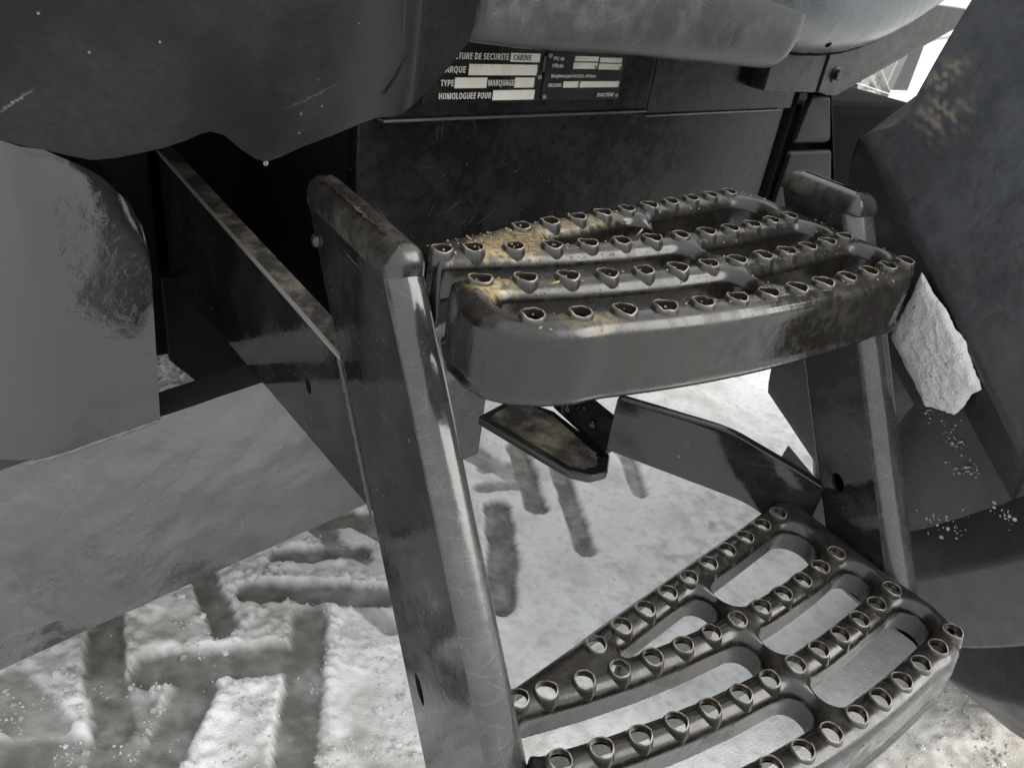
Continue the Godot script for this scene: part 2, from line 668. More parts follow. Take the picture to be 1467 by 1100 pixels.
	# raised collars round the holes
	for h in P.holes:
		var c: Vector2 = h[0]
		var i: int = h[1]
		var e := 0.002
		var slope := (bar_z(i, c.x + e, back) - bar_z(i, c.x - e, back)) / (2 * e)
		var m := MeshInstance3D.new()
		m.mesh = collars[rng.randi() % collars.size()]
		m.material_override = M.wear
		m.name = "collar"
		o.add_child(m, true)
		m.position = at + Vector3(c.x, P.height(maxf(P.edge(c), 0.006)), c.y)
		m.scale = Vector3.ONE * (rng.randf_range(0.90, 0.96) if upper else 1.0)
		m.rotation.y = -atan(slope) + rng.randf_range(-0.12, 0.12)
	return o


func outer_near(P: Plate, p: Vector2) -> float:
	var best := 1e9
	for i in P.outer.size():
		best = minf(best, seg_dist(p, P.outer[i], P.outer[(i + 1) % P.outer.size()]).x)
	return best


var collars := []


func make_collars() -> void:
	for variant in 12:
		var r := RandomNumberGenerator.new()
		r.seed = 40 + variant
		var st := ST()
		var n := 28
		var ph := r.randf() * TAU
		var tear := r.randf() * TAU
		var tear_w := r.randf_range(0.15, 0.3)
		var tear_d := 0.0018 if variant in [0, 5] else 0.0004
		var rings := []
		# radius, height, saddle, colour index
		var prof := [[0.0108, -0.0066, 3.2, 0], [0.0098, -0.0022, 2.6, 0], [0.0088, 0.0006, 2.2, 0], [0.0081, 0.0026, 1.9, 1], [0.0078, 0.0034, 1.8, 2], [0.0072, 0.0034, 1.8, 2], [0.0070, 0.0026, 1.8, 3], [0.0070, -0.0022, 1.5, 3]]
		for k in prof.size():
			var ring := []
			for j in n:
				var a := TAU * j / n
				var pr: Array = prof[k]
				var s := sin(a)
				var y: float = pr[1] - 0.0007 * pr[2] * s * s
				if k >= 3 and k <= 6:
					var dt := absf(wrapf(a - tear, -PI, PI))
					y -= tear_d * (1.0 - sm(0.0, tear_w * 2, dt))
					y += 0.00034 * sin(a * 3 + ph) + 0.00016 * sin(a * 8 + ph * 2) + r.randf_range(-0.00010, 0.00010)
				var rr: float = pr[0] * (1.0 + 0.02 * sin(2 * a + ph) + (0.006 * sin(5 * a + ph) if k > 2 else 0.0))
				ring.append(Vector3(cos(a) * rr, y, s * rr))
			rings.append(ring)
		var cols := [Color(0.026, 0.024, 0.021), Color(0.07, 0.062, 0.05), Color(0.30, 0.275, 0.235), Color(0.034, 0.024, 0.018)]
		for k in prof.size() - 1:
			for j in n:
				var q := [[k, j], [k, (j + 1) % n], [k + 1, (j + 1) % n], [k + 1, j]]
				for id in [0, 1, 2, 0, 2, 3]:
					var kk: int = q[id][0]
					var jj: int = q[id][1]
					var c: Color = cols[prof[kk][3]]
					if prof[kk][3] == 2:
						c = c * clampf(0.35 + 0.8 * (0.5 + 0.5 * sin(jj * 0.55 + ph * 3.0)) + r.randf_range(-0.2, 0.2), 0.15, 1.3)
					st.set_color(c)
					st.set_smooth_group(1 if k < 3 else (2 if k < 5 else 3))
					st.add_vertex(rings[kk][jj])
		st.generate_normals()
		collars.append(st.commit())


# ------------------------------------------------------------------ side rail
func make_rail(parent: Node, x0: float, x1: float, ytop: float, zb: float, zf: float, lean: float, ybot: float, rf: float, outer_holes: Array, inner_holes: Array) -> Node3D:
	var st := ST()
	var sh := func(x: float, z: float, y: float) -> Vector3:
		return V(x, y, z + lean * (ytop - y))
	# flats
	var rb := 0.005
	var a := zb + rb
	var b := zf - rf
	var oh := []
	for h in outer_holes:
		oh.append({"c": V(x0, h[0], h[1]), "e1": Vector3(0, -h[4], h[3]).normalized() * h[2], "e2": Vector3(0, h[3], h[4])})
	pierced(st, sh.call(x0, a, ybot), sh.call(x0, b, ybot), sh.call(x0, b, ytop), sh.call(x0, a, ytop), oh, 0.004)
	var ih := []
	for h in inner_holes:
		ih.append({"c": V(x1, h[0], h[1]), "e1": Vector3(0, h[4], -h[3]).normalized() * h[2], "e2": Vector3(0, h[3], h[4])})
	pierced(st, sh.call(x1, b, ybot), sh.call(x1, a, ybot), sh.call(x1, a, ytop), sh.call(x1, b, ytop), ih, 0.004)
	# the rounded front and back, swept down the lean
	var wear := ST()
	for end in 2:
		var pts := []
		var n := 7
		var zc := b if end == 0 else a
		var r := rf if end == 0 else rb
		var sg := 1.0 if end == 0 else -1.0
		for k in n + 1:
			var t := PI / 2 * k / n
			pts.append(Vector2(x0 + r * (1 - cos(t)), zc + sg * r * sin(t)))
		for k in n + 1:
			var t := PI / 2 * (1 - float(k) / n)
			pts.append(Vector2(x1 - r * (1 - cos(t)), zc + sg * r * sin(t)))
		if end == 1:
			pts.reverse()
		for k in pts.size() - 1:
			var p: Vector2 = pts[k]
			var q: Vector2 = pts[k + 1]
			if p.distance_to(q) < 1e-6:
				continue
			var rows := 6
			for w in rows:
				var ya := lerpf(ybot, ytop, float(w) / rows)
				var yb := lerpf(ybot, ytop, float(w + 1) / rows)
				quad(wear if end == 0 else st, sh.call(p.x, p.y, ya), sh.call(q.x, q.y, ya), sh.call(q.x, q.y, yb), sh.call(p.x, p.y, yb), 1)
	# closed ends
	for y in [ytop, ybot]:
		var A: Vector3 = sh.call(x0 + 0.004, zb + 0.004, y)
		var B: Vector3 = sh.call(x0 + 0.004, zf - 0.012, y)
		var C: Vector3 = sh.call(x1 - 0.004, zf - 0.012, y)
		var D: Vector3 = sh.call(x1 - 0.004, zb + 0.004, y)
		quad(st, A, B, C, D, 6)
	var rail := put("side_rail", st, M.paint, parent)
	put("front_edge", wear, M.worn, rail)
	return rail


func make_cap(parent: Node, x0: float, x1: float, zb: float, zf: float, ytop: float, deep: float, m: Material) -> void:
	var st := ST()
	var p := rounded(PackedVector2Array([Vector2(x0, -zf), Vector2(x1, -zf), Vector2(x1, -zb), Vector2(x0, -zb)]), 0.0128, 7)
	slab(st, p, V(0, ytop, 0), Vector3(1, 0, 0), Vector3(0, 0, -1), deep, minf((x1 - x0) * 0.492, deep - 0.001), 9, true, 0.0008)
	put("rail_cap", st, m, parent)


# an angular lump of ice about one unit across
func chunk() -> ArrayMesh:
	var r := RandomNumberGenerator.new()
	r.seed = 91
	var rows := 5
	var n := 7
	var P := []
	for k in rows:
		var ring := []
		var a := PI * k / (rows - 1)
		for j in n:
			var b := TAU * j / n + 0.4 * k
			var rad := 0.5 * r.randf_range(0.72, 1.2)
			if k == 0 or k == rows - 1:
				rad = 0.42
			ring.append(Vector3(sin(a) * cos(b), cos(a), -sin(a) * sin(b)) * rad)
		P.append(ring)
	var st := ST()
	for k in rows - 1:
		for j in n:
			var m := (j + 1) % n
			tri(st, P[k][j], P[k + 1][j], P[k + 1][m])
			tri(st, P[k][j], P[k + 1][m], P[k][m])
	st.generate_normals()
	return st.commit()


# ------------------------------------------------------------------ ground
var tracks := [
	[[Vector2(0.252, -0.731), Vector2(0.219, -0.656), Vector2(0.162, -0.532)], 0.024, 1.0],
	[[Vector2(0.053, -0.736), Vector2(0.184, -0.691)], 0.026, 0.95],
	[[Vector2(0.085, -0.677), Vector2(0.026, -0.601), Vector2(-0.02, -0.54)], 0.026, 0.95],
	[[Vector2(0.013, -0.855), Vector2(-0.004, -0.763), Vector2(-0.007, -0.672)], 0.022, 1.0],
	[[Vector2(0.140, -0.884), Vector2(0.143, -0.768)], 0.018, 1.0],
	[[Vector2(0.195, -0.814), Vector2(0.358, -0.733)], 0.020, 1.0],
	[[Vector2(0.250, -0.867), Vector2(0.366, -0.833)], 0.014, 0.9],
	[[Vector2(0.301, -0.940), Vector2(0.425, -0.887)], 0.018, 0.9],
	[[Vector2(-0.14, -0.70), Vector2(0.000, -0.633)], 0.02, 0.8],
	[[Vector2(-0.13, -0.76), Vector2(-0.076, -0.721)], 0.022, 0.6],
	[[Vector2(0.748, -0.975), Vector2(0.689, -0.815)], 0.020, 0.9],
	[[Vector2(0.815, -0.95), Vector2(0.751, -0.800), Vector2(0.708, -0.692)], 0.017, 0.9],
	[[Vector2(0.623, -0.894), Vector2(0.688, -0.879)], 0.012, 0.7],
	[[Vector2(0.620, -0.834), Vector2(0.567, -0.727), Vector2(0.513, -0.647)], 0.023, 0.9],
	[[Vector2(0.948, -0.88), Vector2(0.893, -0.773)], 0.014, 0.8],
	[[Vector2(0.660, -1.02), Vector2(0.686, -0.913)], 0.016, 0.6],
	[[Vector2(1.134, -0.782), Vector2(1.232, -0.795)], 0.010, 0.35],
	[[Vector2(0.44, -0.98), Vector2(0.55, -0.93)], 0.018, 0.8],
	[[Vector2(0.36, -1.02), Vector2(0.33, -1.16)], 0.02, 0.8],
	[[Vector2(-0.12, -0.92), Vector2(-0.05, -0.86)], 0.02, 0.8],
	[[Vector2(0.02, -1.0), Vector2(0.15, -0.96)], 0.02, 0.8],
	[[Vector2(0.306, -0.956), Vector2(0.333, -0.890)], 0.016, 0.80],
	[[Vector2(0.379, -0.912), Vector2(0.414, -0.855)], 0.016, 0.85],
	[[Vector2(0.330, -0.874), Vector2(0.365, -0.816)], 0.012, 0.70],
	[[Vector2(-0.107, -0.784), Vector2(-0.074, -0.700)], 0.026, 0.55],
	[[Vector2(0.022, -0.722), Vector2(0.025, -0.671)], 0.018, 0.60],
	[[Vector2(0.623, -1.031), Vector2(0.668, -0.947)], 0.013, 0.80],
	[[Vector2(0.652, -0.944), Vector2(0.712, -0.930)], 0.010, 0.70],
	[[Vector2(0.327, -0.725), Vector2(0.348, -0.673)], 0.014, 0.50],
	[[Vector2(-0.065, -0.858), Vector2(-0.021, -0.884)], 0.018, 0.70],
	[[Vector2(0.003, -0.651), Vector2(-0.034, -0.641)], 0.020, 0.70],
	[[Vector2(0.941, -0.908), Vector2(0.933, -0.842)], 0.012, 0.60],
	[[Vector2(0.791, -0.966), Vector2(0.815, -0.927)], 0.012, 0.60],
]


func make_ground() -> void:
	var x0 := -0.22
	var z0 := -1.62
	var cell := 0.0046
	var nx := 392
	var nz := 352
	var rough := FastNoiseLite.new()
	rough.seed = 3
	rough.frequency = 14.0
	rough.fractal_octaves = 4
	var soft := FastNoiseLite.new()
	soft.seed = 4
	soft.frequency = 3.0
	var crumb := FastNoiseLite.new()
	crumb.seed = 5
	crumb.noise_type = FastNoiseLite.TYPE_CELLULAR
	crumb.cellular_return_type = FastNoiseLite.RETURN_DISTANCE
	crumb.frequency = 38.0
	var verts := PackedVector3Array()
	var cols := PackedColorArray()
	for k in nz:
		for i in nx:
			var p := Vector2(x0 + i * cell, z0 + k * cell)
			var w := p + Vector2(rough.get_noise_2d(p.x, p.y), rough.get_noise_2d(p.x + 7, p.y + 3)) * 0.005 + Vector2(rough.get_noise_2d(p.x * 5 + 11, p.y * 5), rough.get_noise_2d(p.x * 5, p.y * 5 + 17)) * 0.0032
			var m := 0.0
			var rim := 0.0
			for t in tracks:
				var pts: Array = t[0]
				var d := 1e9
				for s in pts.size() - 1:
					var a: Vector2 = pts[s]
					var b: Vector2 = pts[s + 1]
					# bounding reject
					if absf(p.x - (a.x + b.x) / 2) > 0.16 or absf(p.y - (a.y + b.y) / 2) > 0.16:
						continue
					var ab := b - a
					var f := clampf((w - a).dot(ab) / ab.length_squared(), -0.02, 1.02)
					d = minf(d, w.distance_to(a + ab * f))
				if d > 0.1:
					continue
				m = maxf(m, minf(1.0, t[2] * 1.1) * (1.0 - sm(t[1] - 0.0015, t[1] + 0.0042, d)))
				rim = maxf(rim, t[2] * (1.0 - sm(0.0, 0.022, absf(d - t[1] - 0.011))))
			# churned on the left, packed and smooth in the middle, brown and churned by the tyre
			var churn := 1.0 - sm(0.26, 0.44, p.x + 0.25 * (p.y + 0.75) + soft.get_noise_2d(p.x * 2, p.y * 2) * 0.12)
			churn = maxf(churn, 0.8 * sm(0.45, 0.6, p.x) * sm(-0.30, -0.12, p.y))
			var lumps := 0.5 - crumb.get_noise_2d(w.x, w.y) * 0.5
			var fine := rough.get_noise_2d(p.x * 4.0 + 3, p.y * 4.0)
			var patch := soft.get_noise_2d(p.x * 2.6 + 1, p.y * 2.6 + 5)
			var hr := sm(-0.25, 0.35, patch) * churn
			var h := 0.004 + soft.get_noise_2d(p.x, p.y) * 0.005
			h += rough.get_noise_2d(p.x, p.y) * lerpf(0.0012, 0.006, churn) + (lumps - 0.5) * (0.0006 + 0.012 * hr + 0.003 * churn) + fine * (0.0008 + 0.004 * hr + 0.0015 * churn)
			h += rim * lerpf(0.0012, 0.0035, churn) * (0.4 + 1.2 * lumps) + fine * 0.004 * rim * churn
			h = lerpf(h, -0.0045 + rough.get_noise_2d(p.x * 0.6, p.y * 0.6) * 0.003 + fine * 0.0006, m)
			verts.append(Vector3(p.x, h, p.y))
			var c := Color(0.87, 0.868, 0.85)
			var speckle := sm(0.1, 0.5, fine + 0.3 * rough.get_noise_2d(p.x * 9, p.y * 9))
			c = c.lerp(Color(0.55, 0.55, 0.54), 0.45 * speckle * (1.0 - churn))
			var grime := sm(0.05, 0.5, soft.get_noise_2d(p.x * 1.7 + 4, p.y * 1.7)) * 0.30
			grime += churn * 0.5 * sm(0.05, 0.4, rough.get_noise_2d(p.x * 0.5 + 9, p.y * 0.5)) + churn * 0.35 * sm(0.1, -0.4, patch)
			# a band of slush across the middle
			grime += 0.5 * sm(0.16, 0.0, absf(p.y + 0.52 + 0.35 * (p.x - 0.7) + rough.get_noise_2d(p.x, p.y) * 0.1)) * sm(0.30, 0.45, p.x) * sm(-0.2, 0.4, rough.get_noise_2d(p.x * 1.4, p.y * 1.4) + fine * 0.4)
			c = c.lerp(Color(0.40, 0.38, 0.33), clampf(grime, 0, 0.85))
			c = c.lerp(Color(0.165, 0.160, 0.142), m * clampf(0.88 + 0.3 * rough.get_noise_2d(p.x * 1.3, p.y * 1.3) + 0.12 * fine, 0.5, 1.0))
			var brown := sm(0.55, 0.75, p.x) * sm(-0.30, -0.12, p.y)
			c = c.lerp(Color(0.40, 0.345, 0.265), brown * (0.45 + 0.5 * rough.get_noise_2d(p.x, p.y)))
			cols.append(c)
	var idx := PackedInt32Array()
	for k in nz - 1:
		for i in nx - 1:
			var a := k * nx + i
			idx.append_array(PackedInt32Array([a, a + 1, a + nx + 1, a, a + nx + 1, a + nx]))
	var arr := []
	arr.resize(Mesh.ARRAY_MAX)
	arr[Mesh.ARRAY_VERTEX] = verts
	arr[Mesh.ARRAY_COLOR] = cols
	arr[Mesh.ARRAY_INDEX] = idx
	var am := ArrayMesh.new()
	am.add_surface_from_arrays(Mesh.PRIMITIVE_TRIANGLES, arr)
	var st := SurfaceTool.new()
	st.create_from(am, 0)
	st.generate_normals()
	var o := MeshInstance3D.new()
	o.mesh = st.commit()
	o.material_override = M.snow
	o.name = "snow_ground"
	o.set_meta("kind", "structure")
	o.set_meta("label", "trampled snow with grey tyre prints under the steps")
	add_child(o, true)
	# loose crumbs and clods on the churned snow
	var ball := chunk()
	var mm := MultiMesh.new()
	mm.transform_format = MultiMesh.TRANSFORM_3D
	mm.use_colors = true
	mm.mesh = ball
	var spots := []
	var r := RandomNumberGenerator.new()
	r.seed = 77
	for k in 80000:
		var i := r.randi_range(2, nx - 3)
		var j := r.randi_range(2, nz - 3)
		var at := verts[j * nx + i]
		var lum := cols[j * nx + i].r
		var ch := 1.0 - sm(0.26, 0.50, at.x + 0.25 * (at.z + 0.75))
		ch = maxf(ch, 0.9 * sm(0.45, 0.6, at.x) * sm(-0.30, -0.12, at.z))
		if r.randf() > ch * (0.75 if lum > 0.3 else 0.012) * sm(-0.2, 0.3, soft.get_noise_2d(at.x * 4, at.z * 4) + r.randf_range(-0.2, 0.2)) + 0.004:
			continue
		var sc := r.randf_range(0.0015, 0.0045) if r.randf() < 0.93 else r.randf_range(0.005, 0.013)
		var shade := r.randf_range(0.45, 0.74) * (1.0 if lum > 0.3 else 0.75)
		spots.append([Transform3D(Basis.from_euler(Vector3(r.randf() * 6, r.randf() * 6, r.randf() * 6)).scaled(Vector3(sc, sc * r.randf_range(0.5, 1.0), sc * r.randf_range(0.6, 1.4))), at + Vector3(r.randf_range(-0.003, 0.003), sc * 0.12, r.randf_range(-0.003, 0.003))), Color(shade, shade, shade * 0.97)])
	mm.instance_count = spots.size()
	for k in spots.size():
		mm.set_instance_transform(k, spots[k][0])
		mm.set_instance_color(k, spots[k][1])
	var mi := MultiMeshInstance3D.new()
	mi.multimesh = mm
	mi.material_override = M.snow
	mi.name = "snow_clods"
	mi.set_meta("kind", "stuff")
	tag(mi, "crumbs and clods of snow thrown up beside the tyre prints", "snow")
	add_child(mi, true)
	# the field beyond: a coarse sheet round the trampled patch
	var far := ST()
	var xs := [-40.0, x0 + 0.01, x0 + cell * (nx - 1) - 0.01, 40.0]
	var zs := [-40.0, z0 + 0.01, z0 + cell * (nz - 1) - 0.01, 40.0]
	far.set_color(Color(0.78, 0.78, 0.77))
	for i in 3:
		for k in 3:
			if i == 1 and k == 1:
				continue
			quad(far, Vector3(xs[i], 0.006, zs[k + 1]), Vector3(xs[i + 1], 0.006, zs[k + 1]), Vector3(xs[i + 1], 0.006, zs[k]), Vector3(xs[i], 0.006, zs[k]), 1)
	var fo := put("snow_field", far, M.snow)
	fo.set_meta("kind", "structure")
	fo.set_meta("label", "open snow field beyond the tractor")


# ------------------------------------------------------------------ tyre
const TX := 1.31
const TY := -0.25


func on_tyre(z: float, deg: float, r: float) -> Vector3:
	var a := deg_to_rad(deg)
	return V(TX - r * cos(a), TY + r * sin(a), z)


# one lug: leading edge [z, deg] pairs and its angular widths; walls slope to the carcass
func lug(parent: Node, lead: Array, width: float, shift: float, foot: float, tail: float) -> void:
	var st := ST()
	var big := shift == 0.0
	var n := 60 if big else 20
	var m := 54 if big else 14
	var rows := []
	for i in n + 1:
		var f := float(i) / n * (lead.size() - 1)
		var k0 := mini(int(f), lead.size() - 2)
		var z: float = lerpf(lead[k0][0], lead[k0 + 1][0], f - k0)
		var d: float = lerpf(lead[k0][1], lead[k0 + 1][1], f - k0) + shift
		var row := []
		for k in 5:
			row.append(on_tyre(z, d - foot * (1.0 - k / 4.0 * 0.92), lerpf(0.600, 0.6345, k / 4.0)))
		row.append(on_tyre(z, d, 0.6385))
		for k in range(1, m + 1):
			row.append(on_tyre(z, d + 0.4 + (width - 0.8) * k / m, 0.640))
		row.append(on_tyre(z, d + width, 0.6385))
		row.append(on_tyre(z, d + width + tail * 0.08, 0.6345))
		row.append(on_tyre(z, d + width + tail, 0.596))
		for k in row.size():
			var rel: Vector3 = row[k] - V(TX, TY, 0)
			var th := rad_to_deg(atan2(rel.y, -rel.x))
			var zin := lerpf(-0.455, -0.414, sm(10.5, 13.5, th))
			if shift == 0.0 and row[k].z < zin:
				row[k].z = zin
		rows.append(row)
	var last: int = rows[0].size() - 1
	for i in n:
		for k in last:
			var sg := 1 if k < 4 else (3 if k >= last - 1 else 2)
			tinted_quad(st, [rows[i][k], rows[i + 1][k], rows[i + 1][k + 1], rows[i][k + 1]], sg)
	for e in [0, n]:
		var row: Array = rows[e]
		var low: Vector3 = (row[0] + row[last]) / 2
		st.set_color(Color(0.045, 0.047, 0.050))
		for k in last:
			if e == 0:
				tri(st, low, row[k], row[k + 1], 8)
			else:
				tri(st, low, row[k + 1], row[k], 8)
	put("lug", st, M.rubber, parent)


func rubber_tint(p: Vector3) -> Color:
	var c := Color(0.045, 0.047, 0.050)
	var q := p - Vector3(0, DATUM, 0)
	var streak := dirt.get_noise_3d(q.x * 40, q.y * 130, q.z * 50) * 0.5 + 0.5
	var fine := dirt.get_noise_3d(q.x * 200, q.y * 300, q.z * 200) * 0.5 + 0.5
	var mud := 0.0
	streak = dirt.get_noise_3d(q.x * 30, q.y * 190 + q.z * 60, q.z * 30) * 0.5 + 0.5
	for b in [[0.675, -0.085, -0.385, 0.032], [0.69, -0.060, -0.395, 0.022], [0.665, -0.100, -0.405, 0.02], [0.68, -0.045, -0.36, 0.02]]:
		mud = maxf(mud, 1.0 - sm(b[3] * 0.4, b[3] * 1.3, q.distance_to(Vector3(b[0], b[1], b[2]))))
	mud *= sm(0.50, 0.64, streak * 0.7 + fine * 0.3) * 0.8
	mud = maxf(mud, 0.05 * sm(0.5, 0.8, fine))
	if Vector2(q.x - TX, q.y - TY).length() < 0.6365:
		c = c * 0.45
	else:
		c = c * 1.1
	c.a = 1.0
	return c.lerp(Color(0.25, 0.22, 0.165), mud)


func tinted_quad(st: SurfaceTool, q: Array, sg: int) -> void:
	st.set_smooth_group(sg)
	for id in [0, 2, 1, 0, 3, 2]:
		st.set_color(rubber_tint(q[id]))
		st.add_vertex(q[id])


func make_tyre() -> void:
	var t := thing("tyre", "large black tractor tyre with chunky lugs right of the steps", "tyre", Vector3(TX, 0, -0.28))
	var st := ST()
	var prof := PackedVector2Array([Vector2(0.36, -0.12), Vector2(0.42, -0.15), Vector2(0.50, -0.160), Vector2(0.56, -0.155), Vector2(0.585, -0.146), Vector2(0.598, -0.125), Vector2(0.602, -0.07), Vector2(0.604, 0.0), Vector2(0.602, 0.07), Vector2(0.598, 0.14), Vector2(0.585, 0.165), Vector2(0.56, 0.178), Vector2(0.50, 0.185), Vector2(0.42, 0.175), Vector2(0.36, 0.14)])
	st.set_color(Color(0.045, 0.047, 0.050))
	lathe(st, prof, V(TX, TY, -0.28), Vector3(0, 0, 1), 96, 1)
	put("carcass", st, M.rubber, t)
	var rim := ST()
	lathe(rim, PackedVector2Array([Vector2(0.0001, 0.02), Vector2(0.2, 0.02), Vector2(0.3, 0.09), Vector2(0.37, 0.135), Vector2(0.38, 0.15), Vector2(0.365, 0.15), Vector2(0.355, 0.0), Vector2(0.365, -0.15), Vector2(0.38, -0.15), Vector2(0.37, -0.135), Vector2(0.0001, -0.12)]), V(TX, TY, -0.28), Vector3(0, 0, 1), 48, 1)
	put("rim", rim, M.steel, t)
	var inner := [[-0.455, 11.9], [-0.42, 9.8], [-0.38, 7.2], [-0.337, 4.2], [-0.30, 1.7], [-0.257, -1.6], [-0.224, -4.2], [-0.196, -6.4]]
	var low_inner := [[-0.455, 11.9], [-0.42, 9.8], [-0.38, 7.2], [-0.337, 4.2], [-0.31, 2.3]]
	var outer := [[-0.300, -49.0], [-0.25, -42.0], [-0.21, -36.2], [-0.17, -30.5], [-0.128, -23.8], [-0.100, -19.5]]
	var high_outer := [[-0.176, -31.0], [-0.15, -27.3], [-0.128, -23.8], [-0.100, -19.5]]
	for k in range(0, 3):
		lug(t, inner, 19.0, k * 27.0, 7.0, 2.0)
		lug(t, high_outer, 14.5, (k + 1) * 27.0, 3.0, 4.0)
	for k in 2:
		lug(t, low_inner, 12.0, -27.0 * (k + 1), 6.0, 4.0)
		lug(t, outer, 14.5, -27.0 * k, 4.0, 8.0)

	# packed snow stuck on the leading wall of the big lug
	var s := ST()
	var P := []
	for q in [[-0.354, -4.3, 0.605], [-0.298, -8.9, 0.604], [-0.268, -7.6, 0.612], [-0.248, -3.2, 0.634], [-0.275, -0.2, 0.639], [-0.305, 1.6, 0.640], [-0.334, 3.2, 0.639]]:
		P.append(on_tyre(q[0], q[1], q[2]))
	var c := Vector3.ZERO
	for p in P:
		c += p / P.size()
	var nrm := (P[1] - P[0] as Vector3).cross(P[3] - P[0]).normalized()
	if nrm.x > 0:
		nrm = -nrm
	var rr := RandomNumberGenerator.new()
	rr.seed = 8
	var nse := FastNoiseLite.new()
	nse.frequency = 40.0
	var R := 26
	var per := 112
	var grid := []
	for r in R + 1:
		var ring := []
		var f := float(r) / R
		for k in per:
			var ff := float(k) / per * P.size()
			var a: Vector3 = P[int(ff)]
			var b: Vector3 = P[(int(ff) + 1) % P.size()]
			var e := a.lerp(b, ff - int(ff))
			var jag := 1.0 + nse.get_noise_1d(k * 0.0016) * 0.07 + rr.randf_range(-0.004, 0.004)
			var p := c + (e - c) * f * lerpf(1.0, jag, sm(0.7, 1.0, f))
			var hgt := 0.0055 * pow(maxf(0.0, 1.0 - pow(f, 7.0)), 0.8) + nse.get_noise_3d(p.x * 2, p.y * 2, p.z * 2) * 0.0016 + nse.get_noise_3d(p.x * 9, p.y * 9, p.z * 9) * 0.0004
			ring.append(p + nrm * hgt)
		grid.append(ring)
	for r in R:
		for k in per:
			var j := (k + 1) % per
			var tone := 0.70 + 0.10 * nse.get_noise_3d(grid[r][k].x * 6, grid[r][k].y * 6, grid[r][k].z * 6)
			if nse.get_noise_3d(grid[r][k].x * 3 + 5, grid[r][k].y * 3, grid[r][k].z * 3) > 0.52:
				tone = 0.22
			s.set_color(Color(tone, tone, tone * 0.97))
			if nrm.dot((grid[r + 1][k] - grid[r][k] as Vector3).cross(grid[r + 1][j] - grid[r][k])) >= 0:
				quad(s, grid[r][k], grid[r + 1][k], grid[r + 1][j], grid[r][j], 1)
			else:
				quad(s, grid[r][k], grid[r][j], grid[r + 1][j], grid[r + 1][k], 1)
	var o := put("snow_slab", s, M.snow)
	tag(o, "slab of packed grey snow stuck on the tyre lug beside the upper step", "snow")
	# loose crumbs of snow on the tyre
	var ball := chunk()
	var mm := MultiMesh.new()
	mm.transform_format = MultiMesh.TRANSFORM_3D
	mm.mesh = ball
	var spots := []
	for clump in [[-0.290, -8.9, 0.604, 30, 0.007], [-0.272, -9.8, 0.603, 18, 0.007], [-0.258, -10.8, 0.604, 25, 0.006], [-0.245, -13.2, 0.604, 15, 0.006], [-0.236, -12.0, 0.606, 20, 0.005], [-0.24, -17.5, 0.632, 30, 0.010], [-0.225, -16.5, 0.628, 12, 0.009], [-0.19, -12.5, 0.630, 20, 0.006], [-0.33, -1.0, 0.613, 15, 0.008], [-0.34, -3.0, 0.607, 20, 0.008]]:
		for k in clump[3]:
			var z: float = clump[0] + rr.randfn(0, clump[4])
			var d: float = clump[1] + rr.randfn(0, clump[4]) * 90
			var sc := rr.randf_range(0.0008, 0.0026) if rr.randf() < 0.9 else rr.randf_range(0.003, 0.0045)
			spots.append(Transform3D(Basis.from_euler(Vector3(rr.randf() * 6, rr.randf() * 6, 0)).scaled(Vector3(sc, sc * rr.randf_range(0.5, 1.0), sc * rr.randf_range(0.6, 1.3))), on_tyre(z, d, clump[2] + sc * 0.2)))
	mm.instance_count = spots.size()
	for k in spots.size():
		mm.set_instance_transform(k, spots[k])
	var mi := MultiMeshInstance3D.new()
	mi.multimesh = mm
	mi.material_override = plain(Color(0.30, 0.31, 0.32), 0.4)
	mi.name = "snow_crumbs"
	mi.set_meta("kind", "stuff")
	tag(mi, "crumbs of snow and slush clinging to the tyre", "snow")
	add_child(mi, true)


# ------------------------------------------------------------------ lettering
var sans: SystemFont


func write(parent: Node, words: String, O: Vector3, U: Vector3, u0: float, u1: float, base: float, cap: float, m: Material) -> void:
	var t := TextMesh.new()
	t.font = sans
	t.text = words
	t.font_size = 48
	t.pixel_size = 0.001
	t.depth = 0.004
	t.curve_step = 2.0
	t.horizontal_alignment = HORIZONTAL_ALIGNMENT_LEFT
	t.vertical_alignment = VERTICAL_ALIGNMENT_BOTTOM
	var box_ := t.get_aabb()
	var ref := TextMesh.new()
	ref.font = sans
	ref.text = "H"
	ref.font_size = 48
	ref.pixel_size = 0.001
	ref.vertical_alignment = VERTICAL_ALIGNMENT_BOTTOM
	var h := ref.get_aabb()
	var sy := cap / h.size.y
	var sx := (u1 - u0) / box_.size.x
	var o := MeshInstance3D.new()
	o.mesh = t
	o.material_override = m
	o.name = "lettering"
	parent.add_child(o, true)
	var N := U.cross(Vector3.UP).normalized()
	var B := Basis(U * sx, Vector3.UP * sy, N * 0.08)
	var where := O + U * u0 + Vector3.UP * (base - O.y + DATUM) - B * Vector3(box_.position.x, h.position.y, 0) + N * 0.0001
	o.transform = Transform3D(B, where - world_of(parent))


func table(t: Array, x: float) -> float:
	for i in t.size() - 1:
		if x <= t[i + 1][0]:
			return lerpf(t[i][1], t[i + 1][1], clampf((x - t[i][0]) / (t[i + 1][0] - t[i][0]), 0, 1))
	return t[t.size() - 1][1]


# columns of points from left to right, each from bottom to top
func sheet(st: SurfaceTool, grid: Array, sg: int) -> void:
	for i in grid.size() - 1:
		for k in grid[0].size() - 1:
			quad(st, grid[i][k], grid[i + 1][k], grid[i + 1][k + 1], grid[i][k + 1], sg)


